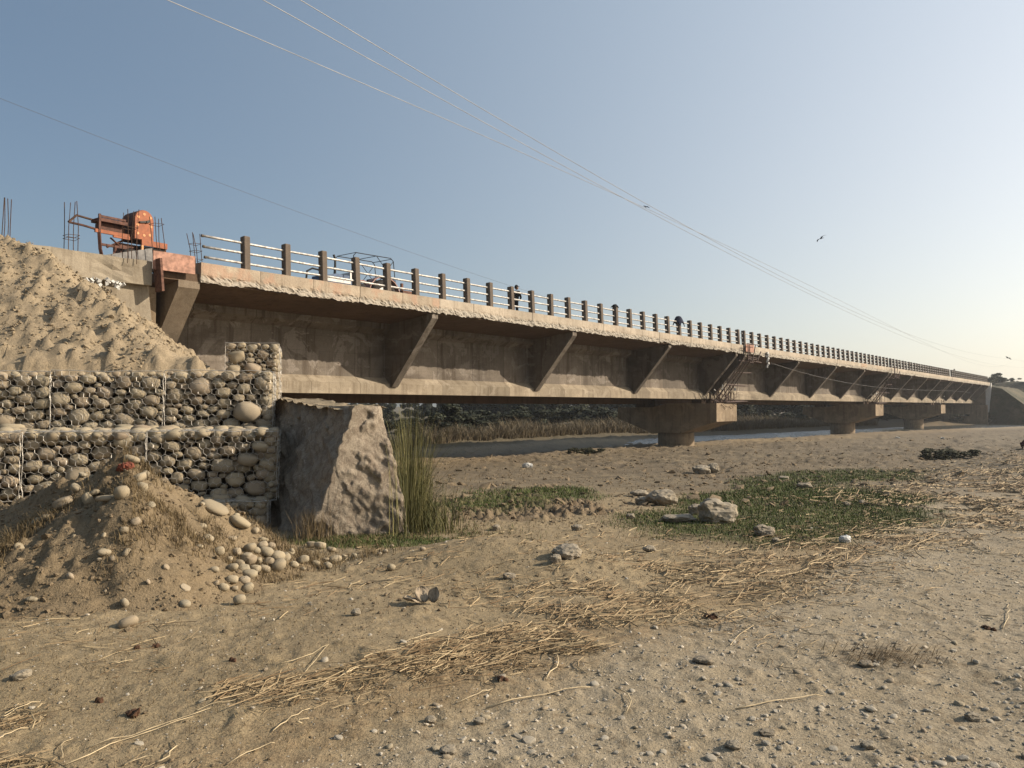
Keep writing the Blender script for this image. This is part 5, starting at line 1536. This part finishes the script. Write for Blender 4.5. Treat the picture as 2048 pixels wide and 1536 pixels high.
# ------------------------------------------------------------------ trees and bushes
def tree_mesh(seed, n, H, Rr, mat, low=.22, leaf=.30):
    r_ = np.random.default_rng(seed)
    k = 11; cs = np.stack([r_.normal(0, Rr * .48, k), r_.normal(0, Rr * .48, k), H * (low + (1 - low) * r_.beta(1.6, 1.5, k))], -1); rs = r_.uniform(.26, .48, k) * Rr
    w = rs ** 2; idx = r_.choice(k, n, p=w / w.sum())
    d = r_.normal(0, 1, (n, 3)); d /= np.linalg.norm(d, axis=1)[:, None]
    P = cs[idx] + d * (rs[idx] * r_.uniform(.55, 1.08, n))[:, None] * np.array([1, 1, .8])
    a = r_.normal(0, 1, (n, 3)); a /= np.linalg.norm(a, axis=1)[:, None]; b = np.cross(a, d); b /= np.linalg.norm(b, axis=1)[:, None] + 1e-6
    s = (leaf * r_.uniform(.5, 1.2, n))[:, None]
    V = np.stack([P + a * s, P + b * s * .7, P - a * s, P - b * s * .7], 1)
    me = fast_mesh('crown', V.reshape(-1, 3), np.arange(4 * n).reshape(-1, 4), mat, False)
    set_tint(me, np.clip(r_.normal(.45, .28, n), 0, 1), 1)
    tb = MB(); tb.tube([(0, 0, -.4), (.05, .02, H * .25), (.1, 0, H * .6)], H * .03, 6, H * .012)
    for q in range(4):
        c = cs[q]; tb.tube([(0.03, 0, H * .2 + q * H * .06), tuple(c * [.5, .5, .8]), tuple(c)], H * .012, 5, H * .004)
    return me, tb.mesh('trunk', M['trunk'])
TREES = [tree_mesh(i + 1, 2300, 1.0, .50, M['leaf'], low=.10, leaf=.050) for i in range(5)]
TREES_H = [tree_mesh(i + 20, 1300, 1.0, .62, M['leaf_hill'], low=.04, leaf=.075) for i in range(3)]
def tree(x, y, H, lib, label, group, cat='tree', nm='tree', z=None, wide=1.0):
    t = empty(nm, (x, y, float(ground_z(x, y)) if z is None else z), random.random() * 6); tag(t, label, cat, group)
    c, k = random.choice(lib)
    a = link('crown', c, t); b = link('trunk', k, t); t.scale = (H * wide * random.uniform(.9, 1.2), H * wide * random.uniform(.9, 1.2), H)
for i in range(64):
    f = i / 63
    u = -.20 + f * .80 + random.uniform(-.008, .008)        # along the far bank
    y = random.uniform(118, 150) if i % 2 else random.uniform(150, 190)
    y += max(0, u) * 60
    x = u * y
    H = random.uniform(5.0, 6.6) * (y / 130) * (.46 if u < -.085 else 1.0)
    tree(x, y, H, TREES, 'dark leafy tree in the line beyond the river, seen under the bridge', 'trees beyond the river')
for i in range(70):
    u = -.22 + i / 69 * .84 + random.uniform(-.006, .006); x0_ = u * 100
    y = bank_y(u * 105) + random.uniform(16, 34); x = u * y
    tree(x, y, random.uniform(1.5, 2.6) * (.62 if u < -.085 else 1), TREES, 'dark low bush between the tall dry grass and the trees', 'bushes below the far trees', 'bush', 'bush', None, 2.0)
for i in range(80):
    x = random.uniform(96, 150); y = random.uniform(152, 196)
    tree(x, y, random.uniform(1.1, 2.3), TREES_H, 'scrubby bush on the far right hill', 'bushes on the far hill', 'bush', 'bush', float(hill_z(x, y)) - .9, 1.4)
for px, py, w, lab in [(1895, 918, 100, 'dark low shrub on the dry field below the far spans'), (1170, 908, 70, 'low brushy heap at the edge of the bridge shadow')]:
    p = hit(px, py); dd = math.hypot(p[0], p[1]); W_ = w / 1536 * dd
    t = empty('shrub', p); tag(t, lab, 'shrub')
    for q in range(3):
        c, k = TREES_H[q]
        a = link('crown', c, t); a.location = ((q - 1) * W_ * .3, random.uniform(-.3, .3), -.05); a.scale = (W_ * .42, W_ * .3, W_ * .17)
        b = link('trunk', k, t); b.location = a.location; b.scale = a.scale

# ------------------------------------------------------------------ haze
hz = MB().box((60, 150, 8.5), (900, 700, 27)).build('haze', plain('haze_air', (1, 1, 1)))
hm = bpy.data.materials.new('haze_air'); hm.use_nodes = True; hm.node_tree.nodes.clear()
ho = hm.node_tree.nodes.new('ShaderNodeOutputMaterial'); hv = hm.node_tree.nodes.new('ShaderNodeVolumePrincipled')
hv.inputs['Color'].default_value = (.86, .90, .96, 1); hv.inputs['Density'].default_value = .0003; hv.inputs['Anisotropy'].default_value = .35
hm.node_tree.links.new(hv.outputs[0], ho.inputs['Volume'])
hz.data.materials.clear(); hz.data.materials.append(hm)
tag(hz, kind='stuff')
